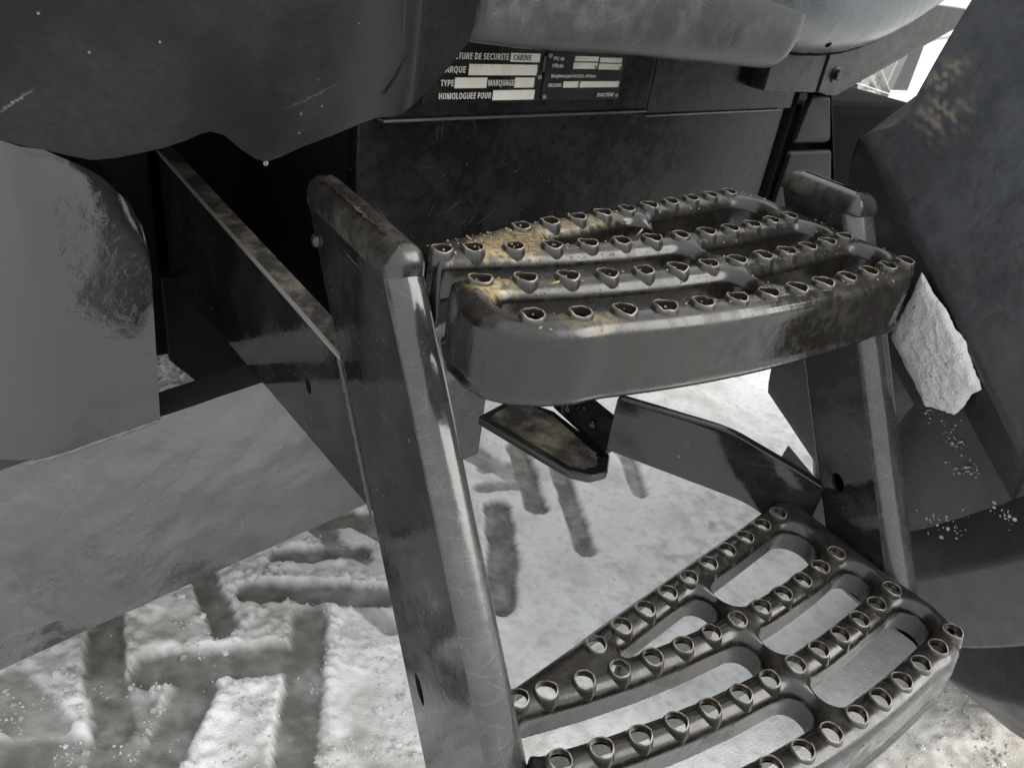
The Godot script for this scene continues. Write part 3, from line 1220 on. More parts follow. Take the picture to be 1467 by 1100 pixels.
# ------------------------------------------------------------------ scene
func _ready() -> void:
	rng.seed = 7
	dirt.seed = 21
	dirt.frequency = 1.0
	dirt.fractal_octaves = 3
	# camera
	var cam := Camera3D.new()
	cam.name = "camera"
	add_child(cam)
	cam.transform = Transform3D(Basis(Vector3(0.844, 0.1327, 0.5197).normalized(), Vector3(0.1723, 0.8512, -0.4957).normalized(), Vector3(-0.508, 0.509, 0.695).normalized()).orthonormalized(), V(0, 0, 0))
	cam.fov = 53.13
	cam.near = 0.02
	cam.far = 200.0
	var ca := CameraAttributesPhysical.new()
	ca.frustum_focal_length = 24.0
	ca.frustum_focus_distance = 0.62
	ca.frustum_near = 0.02
	ca.frustum_far = 200.0
	ca.exposure_aperture = 16.0
	cam.attributes = ca
	# bright overcast sky, soft sun behind thin cloud
	var env := Environment.new()
	env.background_mode = Environment.BG_SKY
	var sky := Sky.new()
	var ps := ProceduralSkyMaterial.new()
	ps.sky_top_color = Color(0.945, 0.955, 0.97)
	ps.sky_horizon_color = Color(0.905, 0.918, 0.93)
	ps.ground_bottom_color = Color(0.62, 0.62, 0.61)
	ps.ground_horizon_color = Color(0.80, 0.81, 0.81)
	ps.sky_curve = 0.2
	sky.sky_material = ps
	env.sky = sky
	env.background_energy_multiplier = 0.82
	env.tonemap_mode = Environment.TONE_MAPPER_LINEAR
	env.tonemap_exposure = 2.25
	env.sdfgi_enabled = true
	env.ssao_enabled = true
	env.ssil_enabled = true
	var we := WorldEnvironment.new()
	we.name = "daylight"
	we.environment = env
	add_child(we)
	var sun := DirectionalLight3D.new()
	sun.name = "sun"
	sun.light_energy = 0.5
	sun.light_angular_distance = 44.0
	sun.sky_mode = DirectionalLight3D.SKY_MODE_LIGHT_ONLY
	sun.light_color = Color(1.0, 0.985, 0.96)
	sun.shadow_enabled = true
	add_child(sun)
	sun.look_at_from_position(Vector3(2.5, 2.3, 2.1), Vector3.ZERO)

	sans = SystemFont.new()
	sans.font_names = PackedStringArray(["Droid Sans"])
	sans.font_weight = 700
	materials()
	make_collars()
	make_ground()
	make_body()
	make_tyre()
	make_steps()
	make_far()


func make_body() -> void:
	var a := deg_to_rad(8)
	var U := Vector3(cos(a), 0, -sin(a))
	var N := Vector3(sin(a), 0, cos(a))
	# chassis and cab floor behind and above everything
	var ch := thing("chassis", "dark chassis and cab body of the tractor behind the steps", "tractor body", Vector3(0.2, 0, -1.4))
	var st := ST()
	box(st, V(-1.3, -0.54, -1.95), V(0.86, 0.20, -1.16), 0.01)
	put("chassis_block", st, M.void, ch)
	st = ST()
	box(st, V(-1.3, 0.02, -1.95), V(0.80, 1.3, -0.80), 0.02)
	put("cab_body", st, M.paint, ch)
	# side of the hollow left of the bulkhead
	st = ST()
	box(st, V(-0.9, -0.30, -1.155), V(-0.55, 0.015, -0.70), 0.01)
	put("inner_panel", st, M.void, ch)
	# inner plate seen under the arm
	st = ST()
	slab(st, rounded(PackedVector2Array([Vector2(0.145, -0.575), Vector2(0.185, -0.625), Vector2(0.36, -0.60), Vector2(0.36, -0.45), Vector2(0.145, -0.45)]), 0.006), V(0, 0, -1.0), Vector3.RIGHT, Vector3.UP, 0.012, 0.002)
	put("inner_plate", st, M.dull, ch)
	st = ST()
	box(st, V(-0.4, -0.588, -1.10), V(0.152, -0.24, -1.04), 0.004)  # added dark box standing in for the darkness behind the arm
	put("dark_filler", st, M.void, ch)
	# dark box added to fill the hollow behind the pillar, beside the wheel
	st = ST()
	box(st, V(0.84, -0.60, -1.16), V(1.62, -0.205, -0.96), 0.02)
	put("dark_backing", st, M.void, ch)

	# black bulkhead behind the upper step
	var bk := thing("bulkhead", "glossy black bulkhead panel behind the upper step", "panel", V(0.73, -0.46, -0.87))
	st = ST()
	var W0 := V(0.33, 0, -0.80)
	slab(st, rounded(rect(-0.002, -0.47, 0.835, 0.06), 0.004), W0, U, Vector3.UP, 0.022, 0.0025)
	put("panel", st, M.shade, bk)
	st = ST()
	slab(st, rounded(rect(0.0, -0.47, 0.835, 0.06), 0.004), W0 - N * 0.023 - U * 0.0, Vector3(N), Vector3.UP, 0.01, 0.001)
	# side return of the bulkhead into the hollow
	st = ST()
	slab(st, rect(-0.33, -0.47, -0.024, 0.06), W0 + U * 0.0, N, Vector3.UP, 0.006, 0.001, 2, false)
	put("side_return", st, M.void, bk)

	# sill with the data plates
	var sl := thing("cab_sill", "black cab sill carrying two printed data plates", "sill", V(0.55, -0.20, -0.80))
	st = ST()
	slab(st, rounded(rect(0.02, -0.196, 0.4515, 0.03), 0.003), W0 + N * 0.013, U, Vector3.UP, 0.0125, 0.002)
	put("sill_panel", st, M.shade, sl)
	st = ST()
	slab(st, rounded(rect(0.4545, -0.2035, 0.835, 0.03), 0.003), W0 + N * 0.011, U, Vector3.UP, 0.0105, 0.002)
	put("sill_panel", st, M.shade, sl)
	st = ST()
	slab(st, rounded(rect(0.02, -0.1995, 0.4515, -0.1965), 0.001), W0 + N * 0.016, U, Vector3.UP, 0.015, 0.001)
	put("sill_lip", st, M.grey_plastic, sl)
	st = ST()
	slab(st, rounded(rect(0.4545, -0.2065, 0.80, -0.204), 0.001), W0 + N * 0.014, U, Vector3.UP, 0.013, 0.001)
	put("sill_lip", st, M.grey_plastic, sl)
	var F := W0 + N * 0.0148
	# first plate
	st = ST()
	slab(st, rounded(rect(0.070, -0.1815, 0.2425, -0.110), 0.002), F - N * 0.0006, U, Vector3.UP, 0.0012, 0.0003)
	var p1 := put("data_plate", st, M.paint, sl)
	var L := F
	for r in [[0.1885, -0.1355, 0.2345, -0.1258], [0.129, -0.1505, 0.2325, -0.1385], [0.111, -0.1645, 0.157, -0.1530], [0.1995, -0.1645, 0.2305, -0.1530], [0.168, -0.1785, 0.2335, -0.1672]]:
		st = ST()
		slab(st, rect(r[0], r[1], r[2], r[3]), F + N * 0.0001, U, Vector3.UP, 0.0005, 0.0001, 1, false)
		put("blank_field", st, M.print_white, p1)
	write(p1, "STRUCTURE DE SECURITE", F, U, 0.087, 0.1855, -0.1335, 0.0068, M.letter)
	write(p1, "CABINE", F + N * 0.0004, U, 0.1925, 0.2200, -0.1338, 0.0062, M.ink)
	write(p1, "MARQUE", F, U, 0.089, 0.1245, -0.1478, 0.0068, M.letter)
	write(p1, "TYPE", F, U, 0.0915, 0.1095, -0.1622, 0.0068, M.letter)
	write(p1, "MARQUAGE", F, U, 0.1590, 0.1985, -0.1622, 0.0068, M.letter)
	write(p1, "HOMOLOGUEE POUR", F, U, 0.0905, 0.1655, -0.1762, 0.0068, M.letter)
	# second plate
	st = ST()
	slab(st, rounded(rect(0.2465, -0.1800, 0.3860, -0.118), 0.002), F - N * 0.0004, U, Vector3.UP, 0.0014, 0.0003)
	var p2 := put("data_plate", st, M.paint, sl)
	var F2 := F + N * 0.0002
	for r in [[0.2935, -0.1335, 0.3355, -0.1275], [0.3385, -0.1345, 0.3800, -0.1285], [0.2925, -0.1425, 0.3355, -0.1350], [0.3385, -0.1430, 0.3810, -0.1358], [0.2800, -0.1650, 0.3065, -0.1575], [0.3095, -0.1650, 0.3825, -0.1575]]:
		st = ST()
		slab(st, rect(r[0], r[1], r[2], r[3]), F2 + N * 0.0001, U, Vector3.UP, 0.0005, 0.0001, 1, false)
		put("blank_field", st, M.print_white, p2)
	write(p2, "PTC de", F2, U, 0.2570, 0.2745, -0.1330, 0.0042, M.letter)
	write(p2, "PTR de", F2, U, 0.2570, 0.2745, -0.1412, 0.0042, M.letter)
	write(p2, "kg", F2 + N * 0.0004, U, 0.3300, 0.3345, -0.1412, 0.0032, M.ink)
	write(p2, "kg", F2 + N * 0.0004, U, 0.3760, 0.3800, -0.1418, 0.0032, M.ink)
	write(p2, "Réceptionné par la D.R.I.R.E. d'Orléans", F2, U, 0.2570, 0.3360, -0.1528, 0.0038, M.letter)
	write(p2, "ORLEANS", F2, U, 0.2545, 0.2765, -0.1640, 0.0042, M.letter)
	write(p2, "DACTEM", F2, U, 0.3450, 0.3750, -0.1768, 0.0046, M.letter)
	for r in [[0.2375, -0.1520], [0.2502, -0.1755], [0.3815, -0.1752], [0.2502, -0.1270]]:
		bolt("rivet", p2 if r[0] > 0.24 else p1, F + N * 0.0004 + U * r[0] + Vector3.UP * r[1], N, 0.0031, M.bare, false)
	# a little rust between the plates
	st = ST()
	slab(st, rounded(rect(0.2405, -0.146, 0.2445, -0.128), 0.0015), F + N * 0.0009, U, Vector3.UP, 0.0006, 0.0002)
	put("rust_patch", st, M.rust, sl)

	# grey moulded guard over the plates
	var fm := thing("moulded_guard", "scuffed grey plastic guard overhanging the data plates", "guard", V(0.72, -0.1, -0.75))
	st = ST()
	var W3 := V(0.33, 0, -0.70)
	var yb := [[0.083, -0.1040], [0.156, -0.1085], [0.309, -0.1115], [0.45, -0.1175], [0.596, -0.1240], [0.72, -0.1290], [0.9, -0.13]]
	var section := [[-0.10, 0.030], [-0.045, 0.012], [-0.026, 0.003], [-0.012, -0.0005], [-0.003, 0.0025], [0.004, 0.010], [0.008, 0.020], [0.010, 0.032], [0.009, 0.050], [0.004, 0.080], [-0.006, 0.12], [-0.022, 0.18], [-0.05, 0.26]]
	var grid := []
	for c in 41:
		var f := c / 40.0
		f = 0.5 - 0.5 * cos(PI * f)
		var col := []
		for e in section:
			var u1: float = 0.642 + 0.47 * maxf(0.0, e[1] - 0.004) - 0.010 * sm(0.02, 0.0, e[1])
			var u: float = lerpf(0.083, u1, f)
			var q := maxf(0.0, (f - 0.955) / 0.045)
			var q0 := maxf(0.0, (0.02 - f) / 0.02)
			var nn: float = e[0] - 0.024 * (1.0 - sqrt(maxf(0.0, 1.0 - q * q))) - 0.012 * (1.0 - sqrt(maxf(0.0, 1.0 - q0 * q0)))
			col.append(W3 + U * u + N * nn + Vector3.UP * (table(yb, u) + e[1]))
		grid.append(col)
	var back_l := []
	var back_r := []
	for k in section.size():
		back_l.append(grid[0][k] - N * 0.09)
		back_r.append(grid[40][k] - N * 0.09)
	grid.push_front(back_l)
	grid.append(back_r)
	sheet(st, grid, 1)
	put("guard_shell", st, M.grey_plastic, fm)
	# blue-grey glossy fender
	var fb := thing("fender", "glossy blue-grey curved fender at the top right", "fender", V(1.0, 0.0, -0.85))
	st = ST()
	var rim_st := ST()
	var fe := [[0.56, -0.085], [0.63, -0.098], [0.690, -0.1055], [0.745, -0.1095], [0.81, -0.1090], [0.872, -0.1050], [0.925, -0.096], [0.975, -0.0835], [1.040, -0.0620], [1.105, -0.035], [1.166, -0.006], [1.25, 0.042], [1.36, 0.115], [1.46, 0.20]]
	grid = []
	var rim_grid := []
	for c in 53:
		var f := c / 52.0 * (fe.size() - 1)
		var a0 := mini(int(f), fe.size() - 2)
		var p := Vector2(fe[a0][0], fe[a0][1]).lerp(Vector2(fe[a0 + 1][0], fe[a0 + 1][1]), f - a0)
		var tan0 := Vector2(fe[mini(a0 + 2, fe.size() - 1)][0] - fe[maxi(a0 - 1, 0)][0], fe[mini(a0 + 2, fe.size() - 1)][1] - fe[maxi(a0 - 1, 0)][1]).normalized()
		var inw := tan0.rotated(PI / 2)
		var col := []
		for d in [[-0.06, -0.10], [-0.002, -0.062], [0.0, -0.050], [0.004, -0.040], [0.011, -0.028], [0.022, -0.016], [0.036, -0.006], [0.054, 0.002], [0.078, 0.006], [0.11, 0.004], [0.16, -0.008], [0.24, -0.045], [0.34, -0.11]]:
			var q: Vector2 = p + inw * maxf(d[0], -0.002)
			col.append(W3 + U * q.x + N * (d[1] + 0.004) + Vector3.UP * q.y)
		grid.append(col)
		var col2 := []
		for d in [[0.004, -0.042], [-0.0022, -0.044], [-0.0034, -0.048], [-0.0022, -0.056], [0.004, -0.058]]:
			var q: Vector2 = p + inw * d[0]
			col2.append(W3 + U * q.x + N * d[1] + Vector3.UP * q.y)
		rim_grid.append(col2)
	sheet(st, grid, 1)
	put("fender_shell", st, M.blue, fb)
	rim_grid.reverse()
	sheet(rim_st, rim_grid, 1)
	put("fender_rim", rim_st, M.void, fb)
	bolt("screw", fb, W3 + U * 0.775 + Vector3.UP * -0.0895 - N * 0.016, (N - Vector3.UP * 0.6).normalized(), 0.0055, M.void, false)

	# brown bracket under the fender, with its bolt
	var br := thing("fender_bracket", "dusty tapering bracket with a bolt under the fender", "bracket", V(1.2, -0.15, -0.90))
	st = ST()
	var W4 := V(0.33, 0, -0.76)
	slab(st, rounded(PackedVector2Array([Vector2(0.862, -0.170), Vector2(0.895, -0.1765), Vector2(0.925, -0.1775), Vector2(1.06, -0.135), Vector2(1.32, -0.052), Vector2(1.32, -0.02), Vector2(0.862, -0.02)]), 0.006), W4, U, Vector3.UP, 0.03, 0.002)
	put("bracket_plate", st, M.brown, br)
	bolt("bolt", br, W4 + U * 0.900 + Vector3.UP * -0.143, N, 0.009, M.brown)
	st = ST()
	slab(st, rounded(PackedVector2Array([Vector2(0.70, -0.168), Vector2(0.857, -0.172), Vector2(0.857, -0.02), Vector2(0.70, -0.02)]), 0.004), W4 - N * 0.002, U, Vector3.UP, 0.03, 0.002)
	put("bracket_block", st, M.brown, br)
	# upright behind the right rail
	var po := thing("cab_pillar", "dark steel upright between the bulkhead and the tyre", "pillar", V(1.2, -0.48, -0.92))
	st = ST()
	slab(st, rounded(PackedVector2Array([Vector2(0.842, -0.50), Vector2(1.17, -0.50), Vector2(1.095, -0.335), Vector2(0.968, -0.165), Vector2(0.846, -0.165)]), 0.012), W4 - N * 0.030, U, Vector3.UP, 0.05, 0.014, 5)
	put("upright", st, M.void, po)
	for q in [[Vector2(0.872, -0.264), Vector2(1.012, -0.270), Vector2(0.955, -0.185), Vector2(0.884, -0.183)], [Vector2(0.868, -0.40), Vector2(1.10, -0.40), Vector2(1.025, -0.284), Vector2(0.872, -0.278)]]:
		st = ST()
		slab(st, rounded(PackedVector2Array(q), 0.012), W4 - N * 0.022, U, Vector3.UP, 0.012, 0.008, 5)
		put("pressed_panel", st, M.dull, po)

	# black moulded tank cover at the top left
	var tk := thing("tank_cover", "large matt black moulded cover hanging over the arm at top left", "cover", V(0.1, -0.14, -0.5))
	st = ST()
	var edge := [[-0.30, -0.112], [-0.16, -0.122], [-0.06, -0.127], [0.0001, -0.1331], [0.0091, -0.1359], [0.0186, -0.1384], [0.0315, -0.1423], [0.0416, -0.1449], [0.0543, -0.1440], [0.0674, -0.1413], [0.0808, -0.1383], [0.0928, -0.1344], [0.1010, -0.1309], [0.1073, -0.1294], [0.1157, -0.1320], [0.1266, -0.1421], [0.1359, -0.1489], [0.1432, -0.1521], [0.1532, -0.1500], [0.1689, -0.1453], [0.1983, -0.1403], [0.2222, -0.1370], [0.2428, -0.1365], [0.2582, -0.1397], [0.2709, -0.1428], [0.2891, -0.1473], [0.3245, -0.1527], [0.3369, -0.1411], [0.3507, -0.1244], [0.3638, -0.1080], [0.3731, -0.0944], [0.3761, -0.0824], [0.3765, -0.0720], [0.3761, -0.0607]]
	var cols := []
	for e in edge:
		var col := []
		for k in 15:
			var y: float = lerpf(e[1], 0.26, pow(k / 14.0, 1.5))
			col.append(V(e[0], y, cover_z(e[0], y)))
		cols.append(col)
	for i in cols.size() - 1:
		for k in 14:
			quad(st, cols[i][k], cols[i + 1][k], cols[i + 1][k + 1], cols[i][k + 1], 1)
		# the cut edge, 5 mm thick, and the inside
		var back := Vector3(0, 0.001, -0.005)
		quad(st, cols[i][0] + back, cols[i + 1][0] + back, cols[i + 1][0], cols[i][0], 2)
		for k in 14:
			quad(st, cols[i][k + 1] + back, cols[i + 1][k + 1] + back, cols[i + 1][k] + back, cols[i][k] + back, 3)
	var last: Array = cols[cols.size() - 1]
	for k in 14:
		quad(st, last[k], last[k] + Vector3(-0.004, 0, -0.16), last[k + 1] + Vector3(-0.004, 0, -0.16), last[k + 1], 4)
	var top := Vector3(0, 0, -0.3)
	for i in cols.size() - 1:
		quad(st, cols[i][14], cols[i + 1][14], cols[i + 1][14] + top, cols[i][14] + top, 5)
	put("cover_shell", st, M.plastic, tk)
	# black worn trim line round its right shoulder
	st = ST()
	var seam := [[0.3209, -0.0541], [0.3217, -0.0674], [0.3207, -0.0813], [0.3069, -0.0936], [0.2778, -0.1011], [0.2611, -0.1117], [0.2474, -0.1203]]
	for i in seam.size() - 1:
		var q := []
		for c in [[i, -0.0022], [i, 0.0022], [i + 1, 0.0022], [i + 1, -0.0022]]:
			var s: Array = seam[c[0]]
			var x: float = s[0] + c[1]
			q.append(V(x, s[1], cover_z(x, s[1]) + 0.0008) + Vector3(0.0008, 0, 0))
		quad(st, q[0], q[3], q[2], q[1], 1)
	put("trim_strip", st, M.void, tk)
	var dr := MeshInstance3D.new()
	var sp := SphereMesh.new()
	sp.radius = 0.0015
	sp.height = 0.0034
	dr.mesh = sp
	dr.material_override = M.water
	dr.name = "water_drop"
	add_child(dr, true)
	dr.position = V(0.1432, -0.1530, -0.5020)
	tag(dr, "drop of meltwater hanging from the cover's lowest corner", "water drop")

	# long grey beam with the round-shouldered plate
	var bm := thing("beam", "grey painted beam with a round shouldered plate at far left", "beam", V(0.1, -0.63, -0.62))
	var bu := Vector3(0.9945, 0, -0.1045)
	var B0 := V(0.0, 0, -0.680)
	var s1 := 1.0 / 0.9945
	st = ST()
	# face as a fine sheet with the slight waves of brushed-on paint
	var wav := FastNoiseLite.new()
	wav.seed = 31
	wav.frequency = 9.0
	wav.fractal_octaves = 3
	var bt := [[-0.36, -0.511], [0.085, -0.457], [0.226, -0.4395], [0.497, -0.409]]
	var bb := [[-0.36, -0.746], [0.497, -0.642]]
	var face := []
	for c in 91:
		var x := lerpf(-0.36, 0.497, c / 90.0)
		var col := []
		for r in 31:
			var y := lerpf(table(bb, x), table(bt, x), r / 30.0)
			col.append(B0 + bu * x + Vector3.UP * y + Vector3(0.1045, 0, 0.9945) * 0.0016 * wav.get_noise_2d(x * 1.3 + y, y * 2.0 - x))
		face.append(col)
	sheet(st, face, 1)
	var deep := Vector3(0.1045, 0, 0.9945) * -0.043
	for c in 90:
		quad(st, face[c][30], face[c + 1][30], face[c + 1][30] + deep, face[c][30] + deep, 2)
		quad(st, face[c][0] + deep, face[c + 1][0] + deep, face[c + 1][0], face[c][0], 3)
	quad(st, face[90][0], face[90][0] + deep, face[90][30] + deep, face[90][30], 4)
	put("beam_face", st, M.film, bm)
	# upper plate, bent back at its left
	st = ST()
	var top_pts := PackedVector2Array([Vector2(-0.1356, -0.1718), Vector2(-0.0565, -0.1808), Vector2(0.0000, -0.1876), Vector2(0.0260, -0.1927), Vector2(0.0508, -0.2068), Vector2(0.0633, -0.2158), Vector2(0.0718, -0.2260), Vector2(0.0797, -0.2373), Vector2(0.0853, -0.2480), Vector2(0.0898, -0.2610), Vector2(0.0924, -0.2757), Vector2(0.0936, -0.2915), Vector2(0.0938, -0.3119), Vector2(0.0898, -0.3819), Vector2(0.0853, -0.4593)])
	var outline := PackedVector2Array([Vector2(-0.1356, -0.4904)])
	outline.append(Vector2(0.0850, -0.4593))
	for i in range(top_pts.size() - 2, -1, -1):
		outline.append(top_pts[i])
	# cut into columns so that it can bend
	var cx := [-0.1356, -0.1130, -0.0904, -0.0678, -0.0508, -0.0339, -0.0226, -0.0113, 0.0000, 0.0113, 0.0260, 0.0384, 0.0508, 0.0633, 0.0718, 0.0797, 0.0853, 0.0898, 0.0932]
	var bend := func(x: float, y: float, off: float) -> Vector3:
		var dx := maxf(0.0, 0.010 - x)
		var RR := 0.14
		var dz := RR - sqrt(RR * RR - minf(dx, RR * 0.9) ** 2)
		return B0 + bu * x + Vector3.UP * y + Vector3(0.1045, 0, 0.9945) * (0.004 + off - dz - 4.0 * dx * maxf(0.0, y + 0.47) + 0.0016 * wav.get_noise_2d(x * 3.0 + 5.0, y * 1.6) * sm(0.05, -0.01, x) + 0.0002 * wav.get_noise_2d(x * 4.0, y * 3.0 + 2.0))
	var upy := func(x: float) -> float:
		for i in top_pts.size() - 1:
			if top_pts[i].x <= x and x <= top_pts[i + 1].x and top_pts[i + 1].y > -0.3107:
				return lerpf(top_pts[i].y, top_pts[i + 1].y, (x - top_pts[i].x) / maxf(1e-6, top_pts[i + 1].x - top_pts[i].x))
		return -0.2915
	var rowsn := 14
	for i in cx.size() - 1:
		var yb0 := lerpf(-0.4904, -0.4593, (cx[i] + 0.1356) / 0.2203)
		var yb1 := lerpf(-0.4904, -0.4593, (cx[i + 1] + 0.1356) / 0.2203)
		var yt0: float = upy.call(cx[i])
		var yt1: float = upy.call(cx[i + 1])
		for k in rowsn:
			var f0 := float(k) / rowsn
			var f1 := float(k + 1) / rowsn
			# the right edge draws in towards the seam
			var w := func(x: float, f: float) -> float:
				return x - (0.0081 * (1.0 - f) if x > 0.0 else 0.0) * x / 0.0932
			var o0 := -0.003 * sm(0.95, 1.0, f0)
			var o1 := -0.003 * sm(0.95, 1.0, f1)
			quad(st, bend.call(w.call(cx[i], f0), lerpf(yb0, yt0, f0), o0), bend.call(w.call(cx[i + 1], f0), lerpf(yb1, yt1, f0), o0), bend.call(w.call(cx[i + 1], f1), lerpf(yb1, yt1, f1), o1), bend.call(w.call(cx[i], f1), lerpf(yb0, yt0, f1), o1), 1)
		# thickness along the top
		quad(st, bend.call(cx[i], yt0, -0.003), bend.call(cx[i + 1], yt1, -0.003), bend.call(cx[i + 1], yt1 + 0.004, -0.010), bend.call(cx[i], yt0 + 0.004, -0.010), 2)
		quad(st, bend.call(cx[i], yt0 + 0.004, -0.010), bend.call(cx[i + 1], yt1 + 0.004, -0.010), bend.call(cx[i + 1], yt1 + 0.006, -0.06), bend.call(cx[i], yt0 + 0.006, -0.06), 2)
	# right side wall
	for k in rowsn:
		var f0 := float(k) / rowsn
		var f1 := float(k + 1) / rowsn
		var xa := 0.0932 - 0.0081 * (1 - f0)
		var xb := 0.0932 - 0.0081 * (1 - f1)
		var y0 := lerpf(-0.4583, -0.2915, f0)
		var y1 := lerpf(-0.4583, -0.2915, f1)
		quad(st, bend.call(xa, y0, 0), bend.call(xa + 0.001, y0, -0.05), bend.call(xb + 0.001, y1, -0.05), bend.call(xb, y1, 0), 3)
	put("shoulder_plate", st, M.enamel, bm)
	# weld bead along the seam
	st = ST()
	var bead := []
	for k in 34:
		var f := k / 33.0
		bead.append(Vector2(lerpf(-0.130, 0.0825, f), lerpf(-0.4899, -0.4597, f)))
	for k in 33:
		var q := []
		for e in [k, k + 1]:
			var hb := 0.0016 + 0.0009 * sin(e * 2.1)
			q.append([bend.call(bead[e].x, bead[e].y - 0.003, -0.0035), bend.call(bead[e].x, bead[e].y, hb), bend.call(bead[e].x, bead[e].y + 0.003, 0.0002)])
		quad(st, q[0][0], q[1][0], q[1][1], q[0][1], 1)
		quad(st, q[0][1], q[1][1], q[1][2], q[0][2], 1)
	put("weld_bead", st, M.film, bm)

	# angle bracket bolted below the upper step
	var an := thing("angle_bracket", "black angle bracket with two bolts under the upper step", "bracket", V(0.44, -0.465, -0.5))
	st = ST()
	slab(st, rounded(PackedVector2Array([Vector2(0.385, 0.580), Vector2(0.424, 0.462), Vector2(0.440, 0.447), Vector2(0.462, 0.446), Vector2(0.482, 0.468), Vector2(0.472, 0.56), Vector2(0.445, 0.60)]), [0.004, 0.012, 0.01, 0.01, 0.008, 0.004, 0.004]), V(0, -0.457, 0), Vector3(1, 0, 0), Vector3(0, 0, -1), 0.010, 0.0015)
	put("flange", st, M.paint, an)
	st = ST()
	var crust := PackedVector2Array()
	for q in rounded(PackedVector2Array([Vector2(0.394, 0.572), Vector2(0.428, 0.470), Vector2(0.441, 0.457), Vector2(0.457, 0.457), Vector2(0.468, 0.474), Vector2(0.463, 0.555), Vector2(0.445, 0.592)]), 0.012, 6):
		crust.append(q + Vector2(rng.randf_range(-0.002, 0.002), rng.randf_range(-0.002, 0.002)))
	slab(st, crust, V(0, -0.4562, 0), Vector3(1, 0, 0), Vector3(0, 0, -1), 0.0012, 0.0, 1, false)
	put("mud_crust", st, M.muddy, an)
	st = ST()
	# faces -x: u runs along +z, up is y
	slab(st, rounded(PackedVector2Array([Vector2(-0.566, -0.456), Vector2(-0.468, -0.456), Vector2(-0.464, -0.411), Vector2(-0.525, -0.413), Vector2(-0.560, -0.436)]), [0.003, 0.003, 0.004, 0.012, 0.006]), V(0.474, 0, 0), Vector3(0, 0, 1), Vector3.UP, 0.008, 0.0012)
	put("upright_flange", st, M.paint, an)
	bolt("bolt", an, V(0.473, -0.443, -0.540), Vector3.LEFT, 0.0062, M.paint, false)
	bolt("bolt", an, V(0.473, -0.435, -0.496), Vector3.LEFT, 0.0062, M.paint, false)


func cover_z(x: float, y: float) -> float:
	var z := -0.48 - 0.5 * minf(0.0, y) ** 2 - 0.25 * maxf(0.0, y) ** 2
	var dx := maxf(0.0, x - 0.07)
	z -= 0.26 - sqrt(maxf(0.0, 0.0676 - minf(dx, 0.245) ** 2))
	return z


